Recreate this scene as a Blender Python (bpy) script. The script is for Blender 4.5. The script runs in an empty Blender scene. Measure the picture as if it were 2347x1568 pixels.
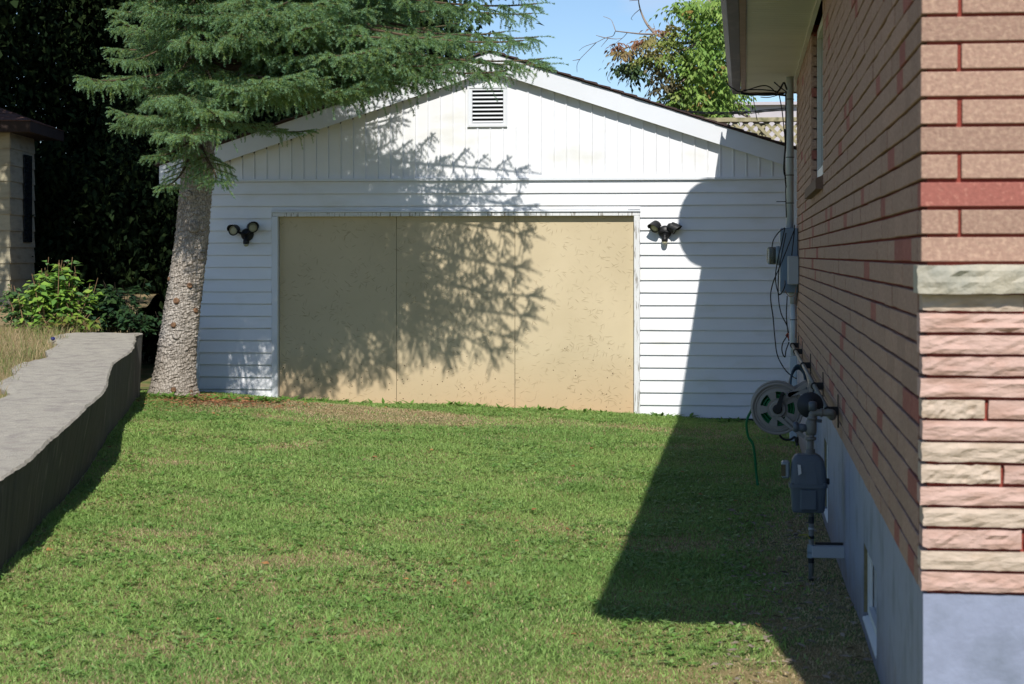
import bpy, math, random
import numpy as np
from mathutils import Vector, Matrix

random.seed(7)
rng = np.random.default_rng(7)
scene = bpy.context.scene
COL = scene.collection

# ------------------------------------------------------------------ camera, sky, sun, exposure
CAMZ = 1.55
YAW = math.radians(6.75)
FPX = 4500.0                       # focal length in units of a 2347 px wide picture
cam = bpy.data.cameras.new("camera")
cam_o = bpy.data.objects.new("camera", cam)
COL.objects.link(cam_o)
cam_o.location = (0, 0, CAMZ)
cam_o.rotation_euler = (math.radians(90), 0, YAW)
cam.sensor_width = 36
cam.lens = 36 * FPX / 2347
cam.shift_y = -198 / 2347
cam.clip_start = 0.1
cam.clip_end = 500
cam.dof.use_dof = True
cam.dof.focus_distance = 19.0
cam.dof.aperture_fstop = 9.0
scene.camera = cam_o

SUN_DIR = Vector((-0.152, 1.03, -1.0)).normalized()      # the way the light travels
world = bpy.data.worlds.new("World")
scene.world = world
world.use_nodes = True
wn = world.node_tree
wn.nodes.clear()
w_out = wn.nodes.new("ShaderNodeOutputWorld")
w_bg = wn.nodes.new("ShaderNodeBackground")
w_sky = wn.nodes.new("ShaderNodeTexSky")
w_sky.sky_type = 'NISHITA'
w_sky.sun_disc = False
w_sky.sun_elevation = math.radians(43.8)
w_sky.sun_rotation = math.radians(171.6)
w_sky.air_density = 1.0
w_sky.altitude = 1500
w_sky.dust_density = 0.05
w_sky.ozone_density = 4.0
w_bg.inputs['Strength'].default_value = 0.118
w_tc = wn.nodes.new("ShaderNodeTexCoord")
w_map = wn.nodes.new("ShaderNodeMapping")
w_map.inputs['Scale'].default_value = (3.0, 3.0, 9.0)
w_nz = wn.nodes.new("ShaderNodeTexNoise")
w_nz.inputs['Scale'].default_value = 2.2
w_nz.inputs['Detail'].default_value = 5
w_mr = wn.nodes.new("ShaderNodeMapRange")
w_mr.inputs[1].default_value = 0.52
w_mr.inputs[2].default_value = 0.74
w_mr.inputs[4].default_value = 0.5
w_mix = wn.nodes.new("ShaderNodeMixRGB")
w_mix.inputs['Color2'].default_value = (6.6, 6.4, 7.2, 1)
wn.links.new(w_tc.outputs['Generated'], w_map.inputs['Vector'])
wn.links.new(w_map.outputs[0], w_nz.inputs['Vector'])
wn.links.new(w_nz.outputs['Fac'], w_mr.inputs[0])
wn.links.new(w_mr.outputs[0], w_mix.inputs['Fac'])
wn.links.new(w_sky.outputs[0], w_mix.inputs['Color1'])
wn.links.new(w_mix.outputs[0], w_bg.inputs['Color'])
wn.links.new(w_bg.outputs[0], w_out.inputs['Surface'])

sun = bpy.data.lights.new("sun", 'SUN')
sun.energy = 4.75
sun.angle = math.radians(0.53)
sun.color = (1.0, 0.95, 0.87)
sun_o = bpy.data.objects.new("sun", sun)
COL.objects.link(sun_o)
sun_o.rotation_euler = SUN_DIR.to_track_quat('-Z', 'Y').to_euler()
sun_o.location = (3, -10, 12)

scene.view_settings.view_transform = 'Standard'
scene.view_settings.look = 'None'
scene.view_settings.exposure = 0.0
scene.view_settings.gamma = 1.0
scene.view_settings.use_curve_mapping = False
scene.cycles.max_bounces = 6
scene.cycles.diffuse_bounces = 3
scene.cycles.transparent_max_bounces = 8
scene.cycles.caustics_reflective = False
scene.cycles.caustics_refractive = False

# ------------------------------------------------------------------ measuring helpers
_R = Vector((math.cos(YAW), math.sin(YAW), 0))
_F = Vector((-math.sin(YAW), math.cos(YAW), 0))


def at(px, py, X=None, Y=None, Z=None):
    """The point of a real plane X=, Y= or Z= that the photograph shows at pixel (px, py) of its 2347 px wide copy."""
    d = _R * ((px - 1173.5) / FPX) + Vector((0, 0, (586 - py) / FPX)) + _F
    if Y is not None:
        t = Y / d.y
    elif X is not None:
        t = X / d.x
    else:
        t = (Z - CAMZ) / d.z
    p = d * t
    return Vector((p.x, p.y, p.z + CAMZ))


def smooth(path, n=6):
    """Catmull-Rom through the points."""
    P = [Vector(p) for p in path]
    if len(P) < 3:
        return P
    P = [P[0] * 2 - P[1]] + P + [P[-1] * 2 - P[-2]]
    out = []
    for i in range(1, len(P) - 2):
        a, b, c, d = P[i - 1:i + 3]
        for k in range(n):
            t = k / n
            out.append(0.5 * ((2 * b) + (c - a) * t + (2 * a - 5 * b + 4 * c - d) * t * t + (3 * b - a - 3 * c + d) * t ** 3))
    out.append(P[-2])
    return out


# ------------------------------------------------------------------ materials
def srgb(r, g, b):
    f = lambda c: (c / 255 / 12.92) if c / 255 <= 0.04045 else ((c / 255 + 0.055) / 1.055) ** 2.4
    return (f(r), f(g), f(b))


def mat(name, col, rough=0.7, var=0.12, scale=6.0, bump=0.0, bscale=40.0, metal=0.0, col2=None, c2scale=3.0, c2lo=0.5, c2hi=0.7,
        objvar=0.0, attr=False, trans=0.0, spec=0.35, stretch=None, detail=5.0, coords='pos', bdist=0.01, splash=None):
    m = bpy.data.materials.new(name)
    m.use_nodes = True
    nt = m.node_tree
    N, L = nt.nodes, nt.links
    N.clear()
    out = N.new("ShaderNodeOutputMaterial")
    bs = N.new("ShaderNodeBsdfPrincipled")
    bs.inputs['Roughness'].default_value = rough
    bs.inputs['Metallic'].default_value = metal
    bs.inputs['Specular IOR Level'].default_value = spec
    if coords == 'pos':
        geo = N.new("ShaderNodeNewGeometry")
        vec = geo.outputs['Position']
    else:
        tc = N.new("ShaderNodeTexCoord")
        vec = tc.outputs['Object']
    if stretch:
        mp = N.new("ShaderNodeMapping")
        mp.inputs['Scale'].default_value = stretch
        L.new(vec, mp.inputs['Vector'])
        vec = mp.outputs[0]
    if attr:
        a = N.new("ShaderNodeAttribute")
        a.attribute_name = "Col"
        c = a.outputs['Color']
    else:
        rgb = N.new("ShaderNodeRGB")
        rgb.outputs[0].default_value = (*col, 1)
        c = rgb.outputs[0]
    if col2 is not None:
        n2 = N.new("ShaderNodeTexNoise")
        n2.inputs['Scale'].default_value = c2scale
        n2.inputs['Detail'].default_value = 6
        L.new(vec, n2.inputs['Vector'])
        mr = N.new("ShaderNodeMapRange")
        mr.inputs[1].default_value = c2lo
        mr.inputs[2].default_value = c2hi
        L.new(n2.outputs['Fac'], mr.inputs[0])
        mx = N.new("ShaderNodeMixRGB")
        mx.inputs['Color2'].default_value = (*col2, 1)
        L.new(mr.outputs[0], mx.inputs['Fac'])
        L.new(c, mx.inputs['Color1'])
        c = mx.outputs[0]
    if var > 0 or objvar > 0:
        nz = N.new("ShaderNodeTexNoise")
        nz.inputs['Scale'].default_value = scale
        nz.inputs['Detail'].default_value = detail
        L.new(vec, nz.inputs['Vector'])
        mr = N.new("ShaderNodeMapRange")
        mr.inputs[1].default_value = 0.25
        mr.inputs[2].default_value = 0.75
        mr.inputs[3].default_value = 1 - var
        mr.inputs[4].default_value = 1 + var
        L.new(nz.outputs['Fac'], mr.inputs[0])
        val = mr.outputs[0]
        if objvar > 0:
            oi = N.new("ShaderNodeObjectInfo")
            m2 = N.new("ShaderNodeMapRange")
            m2.inputs[3].default_value = 1 - objvar
            m2.inputs[4].default_value = 1 + objvar
            L.new(oi.outputs['Random'], m2.inputs[0])
            mm = N.new("ShaderNodeMath")
            mm.operation = 'MULTIPLY'
            L.new(val, mm.inputs[0])
            L.new(m2.outputs[0], mm.inputs[1])
            val = mm.outputs[0]
        mu = N.new("ShaderNodeMixRGB")
        mu.blend_type = 'MULTIPLY'
        mu.inputs['Fac'].default_value = 1
        L.new(c, mu.inputs['Color1'])
        cb = N.new("ShaderNodeCombineColor")
        for i in range(3):
            L.new(val, cb.inputs[i])
        L.new(cb.outputs[0], mu.inputs['Color2'])
        c = mu.outputs[0]
    if splash is not None:
        sz = N.new("ShaderNodeSeparateXYZ")
        L.new(vec, sz.inputs[0])
        n5 = N.new("ShaderNodeTexNoise")
        n5.inputs['Scale'].default_value = 7
        n5.inputs['Detail'].default_value = 8
        L.new(vec, n5.inputs['Vector'])
        a5 = N.new("ShaderNodeMath")
        a5.operation = 'MULTIPLY_ADD'
        a5.inputs[1].default_value = 0.5
        L.new(n5.outputs['Fac'], a5.inputs[0])
        i5 = N.new("ShaderNodeMath")
        i5.operation = 'MULTIPLY'
        i5.inputs[1].default_value = -1.0
        L.new(sz.outputs[2], i5.inputs[0])
        L.new(i5.outputs[0], a5.inputs[2])
        m5 = N.new("ShaderNodeMapRange")
        m5.inputs[1].default_value = 0.0
        m5.inputs[2].default_value = 0.3
        m5.inputs[4].default_value = 0.6
        L.new(a5.outputs[0], m5.inputs[0])
        x5 = N.new("ShaderNodeMixRGB")
        x5.inputs['Color2'].default_value = (*splash, 1)
        L.new(m5.outputs[0], x5.inputs['Fac'])
        L.new(c, x5.inputs['Color1'])
        c = x5.outputs[0]
    L.new(c, bs.inputs['Base Color'])
    if bump > 0:
        nb = N.new("ShaderNodeTexNoise")
        nb.inputs['Scale'].default_value = bscale
        nb.inputs['Detail'].default_value = 6
        L.new(vec, nb.inputs['Vector'])
        bp = N.new("ShaderNodeBump")
        bp.inputs['Strength'].default_value = bump
        bp.inputs['Distance'].default_value = bdist
        L.new(nb.outputs['Fac'], bp.inputs['Height'])
        L.new(bp.outputs[0], bs.inputs['Normal'])
    if trans > 0:
        tr = N.new("ShaderNodeBsdfTranslucent")
        L.new(c, tr.inputs['Color'])
        mxs = N.new("ShaderNodeMixShader")
        mxs.inputs[0].default_value = trans
        L.new(bs.outputs[0], mxs.inputs[1])
        L.new(tr.outputs[0], mxs.inputs[2])
        L.new(mxs.outputs[0], out.inputs['Surface'])
    else:
        L.new(bs.outputs[0], out.inputs['Surface'])
    m["bsdf"] = bs.name
    return m


def glass_mat(name, tint=(0.9, 0.95, 0.92)):
    m = bpy.data.materials.new(name)
    m.use_nodes = True
    nt = m.node_tree
    bs = nt.nodes["Principled BSDF"]
    nz = nt.nodes.new("ShaderNodeTexNoise")
    nz.inputs['Scale'].default_value = 9
    rp = nt.nodes.new("ShaderNodeMapRange")
    rp.inputs[3].default_value = 0.03
    rp.inputs[4].default_value = 0.12
    nt.links.new(nz.outputs['Fac'], rp.inputs[0])
    nt.links.new(rp.outputs[0], bs.inputs['Roughness'])
    bs.inputs['Base Color'].default_value = (*tint, 1)
    bs.inputs['Transmission Weight'].default_value = 0.85
    bs.inputs['IOR'].default_value = 1.2
    return m


def bark_mat(name, c_lo, c_hi, sc=16.0, strength=1.0):
    m = bpy.data.materials.new(name)
    m.use_nodes = True
    nt = m.node_tree
    N, L = nt.nodes, nt.links
    bs = N["Principled BSDF"]
    bs.inputs['Roughness'].default_value = 0.95
    bs.inputs['Specular IOR Level'].default_value = 0.15
    geo = N.new("ShaderNodeNewGeometry")
    mp = N.new("ShaderNodeMapping")
    mp.inputs['Scale'].default_value = (1, 1, 0.36)
    L.new(geo.outputs['Position'], mp.inputs['Vector'])
    nz = N.new("ShaderNodeTexNoise")
    nz.inputs['Scale'].default_value = 9
    nz.inputs['Detail'].default_value = 4
    L.new(mp.outputs[0], nz.inputs['Vector'])
    add = N.new("ShaderNodeMixRGB")
    add.blend_type = 'ADD'
    add.inputs['Fac'].default_value = 0.09
    L.new(mp.outputs[0], add.inputs['Color1'])
    L.new(nz.outputs['Color'], add.inputs['Color2'])
    vo = N.new("ShaderNodeTexVoronoi")
    vo.feature = 'DISTANCE_TO_EDGE'
    vo.inputs['Scale'].default_value = sc
    L.new(add.outputs[0], vo.inputs['Vector'])
    mr = N.new("ShaderNodeMapRange")
    mr.inputs[1].default_value = 0.0
    mr.inputs[2].default_value = 0.13
    L.new(vo.outputs['Distance'], mr.inputs[0])
    n3 = N.new("ShaderNodeTexNoise")
    n3.inputs['Scale'].default_value = 55
    n3.inputs['Detail'].default_value = 6
    L.new(geo.outputs['Position'], n3.inputs['Vector'])
    n4 = N.new("ShaderNodeTexNoise")
    n4.inputs['Scale'].default_value = 3.0
    n4.inputs['Detail'].default_value = 5
    L.new(geo.outputs['Position'], n4.inputs['Vector'])
    mul = N.new("ShaderNodeMath")
    mul.operation = 'MULTIPLY'
    L.new(mr.outputs[0], mul.inputs[0])
    r3 = N.new("ShaderNodeMapRange")
    r3.inputs[1].default_value = 0.3
    r3.inputs[2].default_value = 0.65
    r3.inputs[3].default_value = 0.55
    L.new(n3.outputs['Fac'], r3.inputs[0])
    L.new(r3.outputs[0], mul.inputs[1])
    mx = N.new("ShaderNodeMixRGB")
    mx.inputs['Color1'].default_value = (*c_lo, 1)
    mx.inputs['Color2'].default_value = (*c_hi, 1)
    L.new(mul.outputs[0], mx.inputs['Fac'])
    mx2 = N.new("ShaderNodeMixRGB")
    mx2.blend_type = 'MULTIPLY'
    mx2.inputs['Fac'].default_value = 0.5
    L.new(mx.outputs[0], mx2.inputs['Color1'])
    r4 = N.new("ShaderNodeValToRGB")
    r4.color_ramp.elements[0].position = 0.35
    r4.color_ramp.elements[0].color = (0.45, 0.4, 0.34, 1)
    r4.color_ramp.elements[1].position = 0.6
    r4.color_ramp.elements[1].color = (1, 1, 1, 1)
    L.new(n4.outputs['Fac'], r4.inputs[0])
    L.new(r4.outputs[0], mx2.inputs['Color2'])
    L.new(mx2.outputs[0], bs.inputs['Base Color'])
    bp = N.new("ShaderNodeBump")
    bp.inputs['Strength'].default_value = strength
    bp.inputs['Distance'].default_value = 0.02
    L.new(mul.outputs[0], bp.inputs['Height'])
    L.new(bp.outputs[0], bs.inputs['Normal'])
    return m


def osb_mat(name):
    """Tan-painted strand board: long thin strand ridges, dark knots and specks, earth splashed up along the bottom."""
    m = bpy.data.materials.new(name)
    m.use_nodes = True
    nt = m.node_tree
    N, L = nt.nodes, nt.links
    bs = N["Principled BSDF"]
    bs.inputs['Roughness'].default_value = 0.8
    bs.inputs['Specular IOR Level'].default_value = 0.2
    geo = N.new("ShaderNodeNewGeometry")
    lines = None
    for i, (rot, sx) in enumerate(((0.5, 1), (-0.75, 1), (1.35, 1), (-0.15, 1))):
        m0 = N.new("ShaderNodeMapping")
        m0.inputs['Rotation'].default_value = (0, rot, 0)
        L.new(geo.outputs['Position'], m0.inputs['Vector'])
        mp = N.new("ShaderNodeMapping")
        mp.inputs['Scale'].default_value = (7.0, 1.0, 62.0)
        mp.inputs['Location'].default_value = (i * 3.7, 0, i * 1.9)
        L.new(m0.outputs[0], mp.inputs['Vector'])
        v = N.new("ShaderNodeTexVoronoi")
        v.feature = 'F1'
        v.voronoi_dimensions = '3D'
        v.inputs['Scale'].default_value = 1.0
        L.new(mp.outputs[0], v.inputs['Vector'])
        r = N.new("ShaderNodeMapRange")
        r.inputs[1].default_value = 0.10
        r.inputs[2].default_value = 0.24
        r.inputs[3].default_value = 1.0
        r.inputs[4].default_value = 0.0
        L.new(v.outputs['Distance'], r.inputs[0])
        # keep only some strands
        sep = N.new("ShaderNodeSeparateColor")
        L.new(v.outputs['Color'], sep.inputs[0])
        g = N.new("ShaderNodeMath")
        g.operation = 'GREATER_THAN'
        g.inputs[1].default_value = 0.55
        L.new(sep.outputs[0], g.inputs[0])
        mu = N.new("ShaderNodeMath")
        mu.operation = 'MULTIPLY'
        L.new(r.outputs[0], mu.inputs[0])
        L.new(g.outputs[0], mu.inputs[1])
        if lines is None:
            lines = mu.outputs[0]
        else:
            ad = N.new("ShaderNodeMath")
            ad.operation = 'MAXIMUM'
            L.new(lines, ad.inputs[0])
            L.new(mu.outputs[0], ad.inputs[1])
            lines = ad.outputs[0]
    cl = N.new("ShaderNodeTexNoise")
    cl.inputs['Scale'].default_value = 3.5
    cl.inputs['Detail'].default_value = 3
    L.new(geo.outputs['Position'], cl.inputs['Vector'])
    cr = N.new("ShaderNodeMapRange")
    cr.inputs[1].default_value = 0.36
    cr.inputs[2].default_value = 0.6
    L.new(cl.outputs['Fac'], cr.inputs[0])
    fac = N.new("ShaderNodeMath")
    fac.operation = 'MULTIPLY'
    L.new(lines, fac.inputs[0])
    L.new(cr.outputs[0], fac.inputs[1])
    big = N.new("ShaderNodeTexNoise")
    big.inputs['Scale'].default_value = 1.3
    big.inputs['Detail'].default_value = 8
    L.new(geo.outputs['Position'], big.inputs['Vector'])
    base = N.new("ShaderNodeValToRGB")
    base.color_ramp.elements[0].position = 0.3
    base.color_ramp.elements[0].color = (*srgb(196, 181, 150), 1)
    base.color_ramp.elements[1].position = 0.7
    base.color_ramp.elements[1].color = (*srgb(210, 195, 164), 1)
    L.new(big.outputs['Fac'], base.inputs[0])
    # rain-splashed earth stain: near the bottom edge only
    sx = N.new("ShaderNodeSeparateXYZ")
    L.new(geo.outputs['Position'], sx.inputs[0])
    zr = N.new("ShaderNodeMapRange")
    zr.inputs[1].default_value = 0.0
    zr.inputs[2].default_value = 0.55
    zr.inputs[3].default_value = 0.55
    zr.inputs[4].default_value = 0.0
    L.new(sx.outputs[2], zr.inputs[0])
    zm = N.new("ShaderNodeMath")
    zm.operation = 'MULTIPLY'
    L.new(zr.outputs[0], zm.inputs[0])
    L.new(big.outputs['Fac'], zm.inputs[1])
    st = N.new("ShaderNodeMixRGB")
    st.inputs['Color2'].default_value = (*srgb(196, 140, 84), 1)
    L.new(zm.outputs[0], st.inputs['Fac'])
    L.new(base.outputs[0], st.inputs['Color1'])
    dk = N.new("ShaderNodeMixRGB")
    dk.inputs['Color2'].default_value = (*srgb(118, 92, 56), 1)
    fm = N.new("ShaderNodeMath")
    fm.operation = 'MULTIPLY'
    fm.inputs[1].default_value = 0.42
    L.new(fac.outputs[0], fm.inputs[0])
    L.new(fm.outputs[0], dk.inputs['Fac'])
    L.new(st.outputs[0], dk.inputs['Color1'])
    # small dark specks, thicker near the ground
    vs = N.new("ShaderNodeTexVoronoi")
    vs.inputs['Scale'].default_value = 17
    L.new(geo.outputs['Position'], vs.inputs['Vector'])
    rs = N.new("ShaderNodeMapRange")
    rs.inputs[1].default_value = 0.07
    rs.inputs[2].default_value = 0.12
    rs.inputs[3].default_value = 1
    rs.inputs[4].default_value = 0
    L.new(vs.outputs['Distance'], rs.inputs[0])
    ss = N.new("ShaderNodeSeparateColor")
    L.new(vs.outputs['Color'], ss.inputs[0])
    zt = N.new("ShaderNodeMapRange")
    zt.inputs[1].default_value = 0.0
    zt.inputs[2].default_value = 1.0
    zt.inputs[3].default_value = 0.62
    zt.inputs[4].default_value = 0.93
    L.new(sx.outputs[2], zt.inputs[0])
    gs = N.new("ShaderNodeMath")
    gs.operation = 'GREATER_THAN'
    L.new(ss.outputs[1], gs.inputs[0])
    L.new(zt.outputs[0], gs.inputs[1])
    ms = N.new("ShaderNodeMath")
    ms.operation = 'MULTIPLY'
    L.new(rs.outputs[0], ms.inputs[0])
    L.new(gs.outputs[0], ms.inputs[1])
    sp = N.new("ShaderNodeMixRGB")
    sp.inputs['Color2'].default_value = (*srgb(72, 48, 30), 1)
    L.new(ms.outputs[0], sp.inputs['Fac'])
    L.new(dk.outputs[0], sp.inputs['Color1'])
    L.new(sp.outputs[0], bs.inputs['Base Color'])
    bp = N.new("ShaderNodeBump")
    bp.inputs['Strength'].default_value = 0.5
    bp.inputs['Distance'].default_value = 0.006
    L.new(fac.outputs[0], bp.inputs['Height'])
    L.new(bp.outputs[0], bs.inputs['Normal'])
    return m


M = {}
M['siding'] = mat('white_vinyl', srgb(238, 240, 244), 0.45, 0.03, 2.5, 0.05, 30, objvar=0.02, col2=srgb(222, 222, 216), c2scale=1.5, c2lo=0.55, c2hi=0.8, stretch=(1, 1, 2.5))
M['white_metal'] = mat('white_metal', srgb(226, 230, 236), 0.4, 0.03, 3.0, 0.03, 12)
M['white_worn'] = mat('worn_white_paint', srgb(222, 224, 226), 0.7, 0.06, 10, 0.15, 60, col2=srgb(140, 136, 128), c2scale=14, c2lo=0.56, c2hi=0.66, stretch=(4, 4, 0.5))
M['soffit_beige'] = mat('beige_trim', srgb(196, 190, 172), 0.6, 0.06, 4)
M['osb'] = osb_mat('painted_strand_board')
M['shingle'] = mat('brown_shingle', srgb(74, 60, 58), 0.95, 0.3, 60, 0.5, 150, objvar=0.2)
M['shed_shingle'] = mat('red_brown_shingle', srgb(96, 70, 63), 0.95, 0.25, 50, 0.5, 120, objvar=0.12)
M['black_plastic'] = mat('black_plastic', (0.012, 0.013, 0.015), 0.45, 0.1, 8)
M['lens'] = mat('frosted_lamp_lens', srgb(172, 170, 142), 0.3, 0.04, 10)
M['louver_dark'] = mat('dark_vent_inside', (0.01, 0.01, 0.01), 0.9, 0.1)
M['brick'] = mat('tan_brick', srgb(162, 131, 115), 0.85, 0.15, 90, 0.6, 120, objvar=0.10, col2=srgb(184, 154, 134), c2scale=70, c2lo=0.45, c2hi=0.7, bdist=0.004)
M['brick_red'] = mat('red_brick', srgb(154, 94, 84), 0.85, 0.16, 90, 0.35, 160, objvar=0.08, col2=srgb(190, 132, 116), c2scale=60, c2lo=0.55, c2hi=0.75, bdist=0.004)
M['stone_pink'] = mat('pink_split_stone', srgb(198, 167, 155), 0.9, 0.10, 60, 0.5, 70, objvar=0.06, col2=srgb(186, 152, 138), c2scale=16, c2lo=0.48, c2hi=0.66, stretch=(0.6, 1, 1.6))
M['stone_cream'] = mat('cream_split_stone', srgb(194, 176, 159), 0.9, 0.10, 60, 0.5, 70, objvar=0.05, col2=srgb(178, 158, 138), c2scale=16, c2lo=0.5, c2hi=0.68, stretch=(0.6, 1, 1.6))
M['stone_grey'] = mat('grey_sill_stone', srgb(186, 178, 160), 0.9, 0.10, 30, 0.8, 40, col2=srgb(160, 158, 146), c2scale=10, c2lo=0.48, c2hi=0.68)
M['mortar'] = mat('red_mortar', srgb(140, 66, 56), 0.95, 0.18, 30, 0.4, 120)
M['found_paint'] = mat('blue_grey_foundation_paint', srgb(141, 149, 172), 0.6, 0.07, 26, 0.7, 13, bdist=0.010, col2=srgb(118, 127, 144), c2scale=5, splash=srgb(120, 108, 92))
M['soffit_vinyl'] = mat('cream_soffit_vinyl', srgb(214, 211, 198), 0.55, 0.06, 3, objvar=0.03)
M['gutter'] = mat('brown_grey_gutter', srgb(80, 70, 65), 0.55, 0.2, 6, 0.1, 30, col2=srgb(112, 101, 95), c2scale=5, stretch=(1, 0.3, 1))
M['fascia_pink'] = mat('weathered_pink_fascia', srgb(150, 126, 116), 0.7, 0.15, 6)
M['sill_brown'] = mat('brown_concrete_sill', srgb(122, 100, 86), 0.85, 0.12, 20, 0.3, 60)
M['frame_white'] = mat('white_window_frame', srgb(226, 228, 226), 0.5, 0.04, 8)
M['frame_green'] = mat('dirty_caulk', srgb(120, 112, 84), 0.9, 0.25, 40, 0.5, 80)
M['glass'] = mat('dark_window_glass', (0.02, 0.024, 0.03), 0.06, 0.05, 2, spec=0.6)
M['pvc'] = mat('grey_white_conduit', srgb(190, 200, 206), 0.45, 0.06, 6)
M['galv'] = mat('galvanised_grey', srgb(128, 142, 152), 0.45, 0.12, 8, metal=0.25)
M['meter_box'] = mat('blue_grey_meter_box', srgb(120, 138, 156), 0.5, 0.08, 6)
M['light_grey'] = mat('light_grey_paint', srgb(168, 174, 178), 0.5, 0.06, 6)
M['gas_grey'] = mat('gas_meter_grey_paint', srgb(84, 94, 104), 0.5, 0.08, 10)
M['pipe_grey'] = mat('pipe_grey_paint', srgb(112, 114, 110), 0.5, 0.14, 12)
M['dark_grey'] = mat('dark_grey_rubber', srgb(44, 49, 55), 0.6, 0.1, 10)
M['reel'] = mat('taupe_plastic', srgb(152, 145, 137), 0.5, 0.05, 6)
M['hose_green'] = mat('green_hose', (0.01, 0.16, 0.05), 0.4, 0.1, 20)
M['hose_blue'] = mat('dark_blue_hose', (0.02, 0.05, 0.08), 0.4, 0.1, 20)
M['cable'] = mat('black_cable', (0.012, 0.012, 0.013), 0.5, 0.1, 20)
M['cable_pink'] = mat('pinkish_cable', srgb(150, 120, 104), 0.6, 0.1, 20)
M['red'] = mat('red_tag_plastic', srgb(170, 60, 30), 0.5, 0.1)
M['yellow'] = mat('yellow_band', srgb(150, 150, 60), 0.6, 0.1)
M['concrete'] = mat('old_concrete', srgb(174, 168, 155), 0.95, 0.22, 110, 1.0, 120, col2=srgb(156, 149, 140), c2scale=9, c2lo=0.46, c2hi=0.66)
M['concrete_face'] = mat('streaked_shaded_concrete', srgb(84, 83, 80), 0.95, 0.25, 8, 0.6, 60, col2=srgb(132, 128, 120), c2scale=6, c2lo=0.60, c2hi=0.72, stretch=(2.5, 2.5, 0.18))  # streaks on a base darkened to put the face's shade into the colour
M['soil'] = mat('lawn_soil', srgb(136, 122, 84), 1.0, 0.3, 14, 0.6, 40, col2=srgb(96, 112, 60), c2scale=1.6, c2lo=0.42, c2hi=0.6)
M['terrace_soil'] = mat('dry_terrace_soil', srgb(150, 132, 98), 1.0, 0.3, 14, 0.6, 40, col2=srgb(100, 100, 56), c2scale=2)
M['grass'] = mat('grass_blades', (0.1, 0.2, 0.04), 0.55, 0.1, 3, attr=True, trans=0.35, spec=0.25)
M['leaf'] = mat('leaf_green', (0.1, 0.2, 0.04), 0.5, 0.12, 5, attr=True, trans=0.3, spec=0.3)
M['shaded_leaf'] = mat('shaded_leaf', (0.03, 0.06, 0.02), 0.85, 0.15, 4, attr=True, trans=0.1, spec=0.06)  # leaves under the canopy, their shade carried by the colours
M['needle'] = mat('spruce_needles', (0.1, 0.18, 0.13), 0.6, 0.1, 4, attr=True, trans=0.38, spec=0.2)
M['spruce_bark'] = bark_mat('spruce_bark', srgb(134, 125, 115), srgb(190, 182, 172), 44, 0.55)
M['twig'] = mat('brown_twig', srgb(140, 112, 84), 0.9, 0.2, 30)
M['spruce_twig'] = mat('spruce_twig', srgb(96, 80, 64), 0.95, 0.2, 30)
M['grey_twig'] = mat('grey_twig', srgb(150, 136, 124), 0.9, 0.2, 30)
M['dark_bark'] = bark_mat('dark_bark', srgb(30, 26, 22), srgb(74, 66, 56), 14, 0.8)
M['knot'] = mat('resin_knot', srgb(124, 94, 70), 0.8, 0.25, 40, 0.5, 80, col2=srgb(84, 60, 42), c2scale=30)
M['shed_board'] = mat('peeling_cream_boards', srgb(172, 164, 140), 0.85, 0.08, 12, 0.3, 50, col2=srgb(146, 138, 118), c2scale=5, c2lo=0.5, c2hi=0.75, stretch=(0.6, 0.6, 3), objvar=0.06)
M['shed_trim'] = mat('dark_brown_trim', srgb(52, 40, 36), 0.8, 0.15, 8)
M['lattice'] = mat('weathered_lattice', srgb(168, 160, 128), 0.9, 0.18, 20, 0.3, 50, col2=srgb(112, 112, 78), c2scale=8, objvar=0.12)
M['neighbour'] = mat('lilac_grey_siding', srgb(196, 190, 196), 0.8, 0.04, 4)
M['rock'] = mat('shaded_grey_rock', srgb(96, 95, 92), 0.95, 0.2, 12, 0.8, 20)  # grey lowered so the colour holds the shade the rock lies in
M['blue_cap'] = mat('dark_blue_plastic', (0.02, 0.025, 0.12), 0.35, 0.1, 20)
M['label_white'] = mat('white_sticker', srgb(206, 206, 206), 0.6, 0.05, 30)
M['litter'] = mat('brown_litter', srgb(150, 96, 64), 0.95, 0.3, 30, attr=True)
M['dish'] = mat('pale_dish_paint', srgb(206, 210, 214), 0.4, 0.04, 5)


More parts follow.
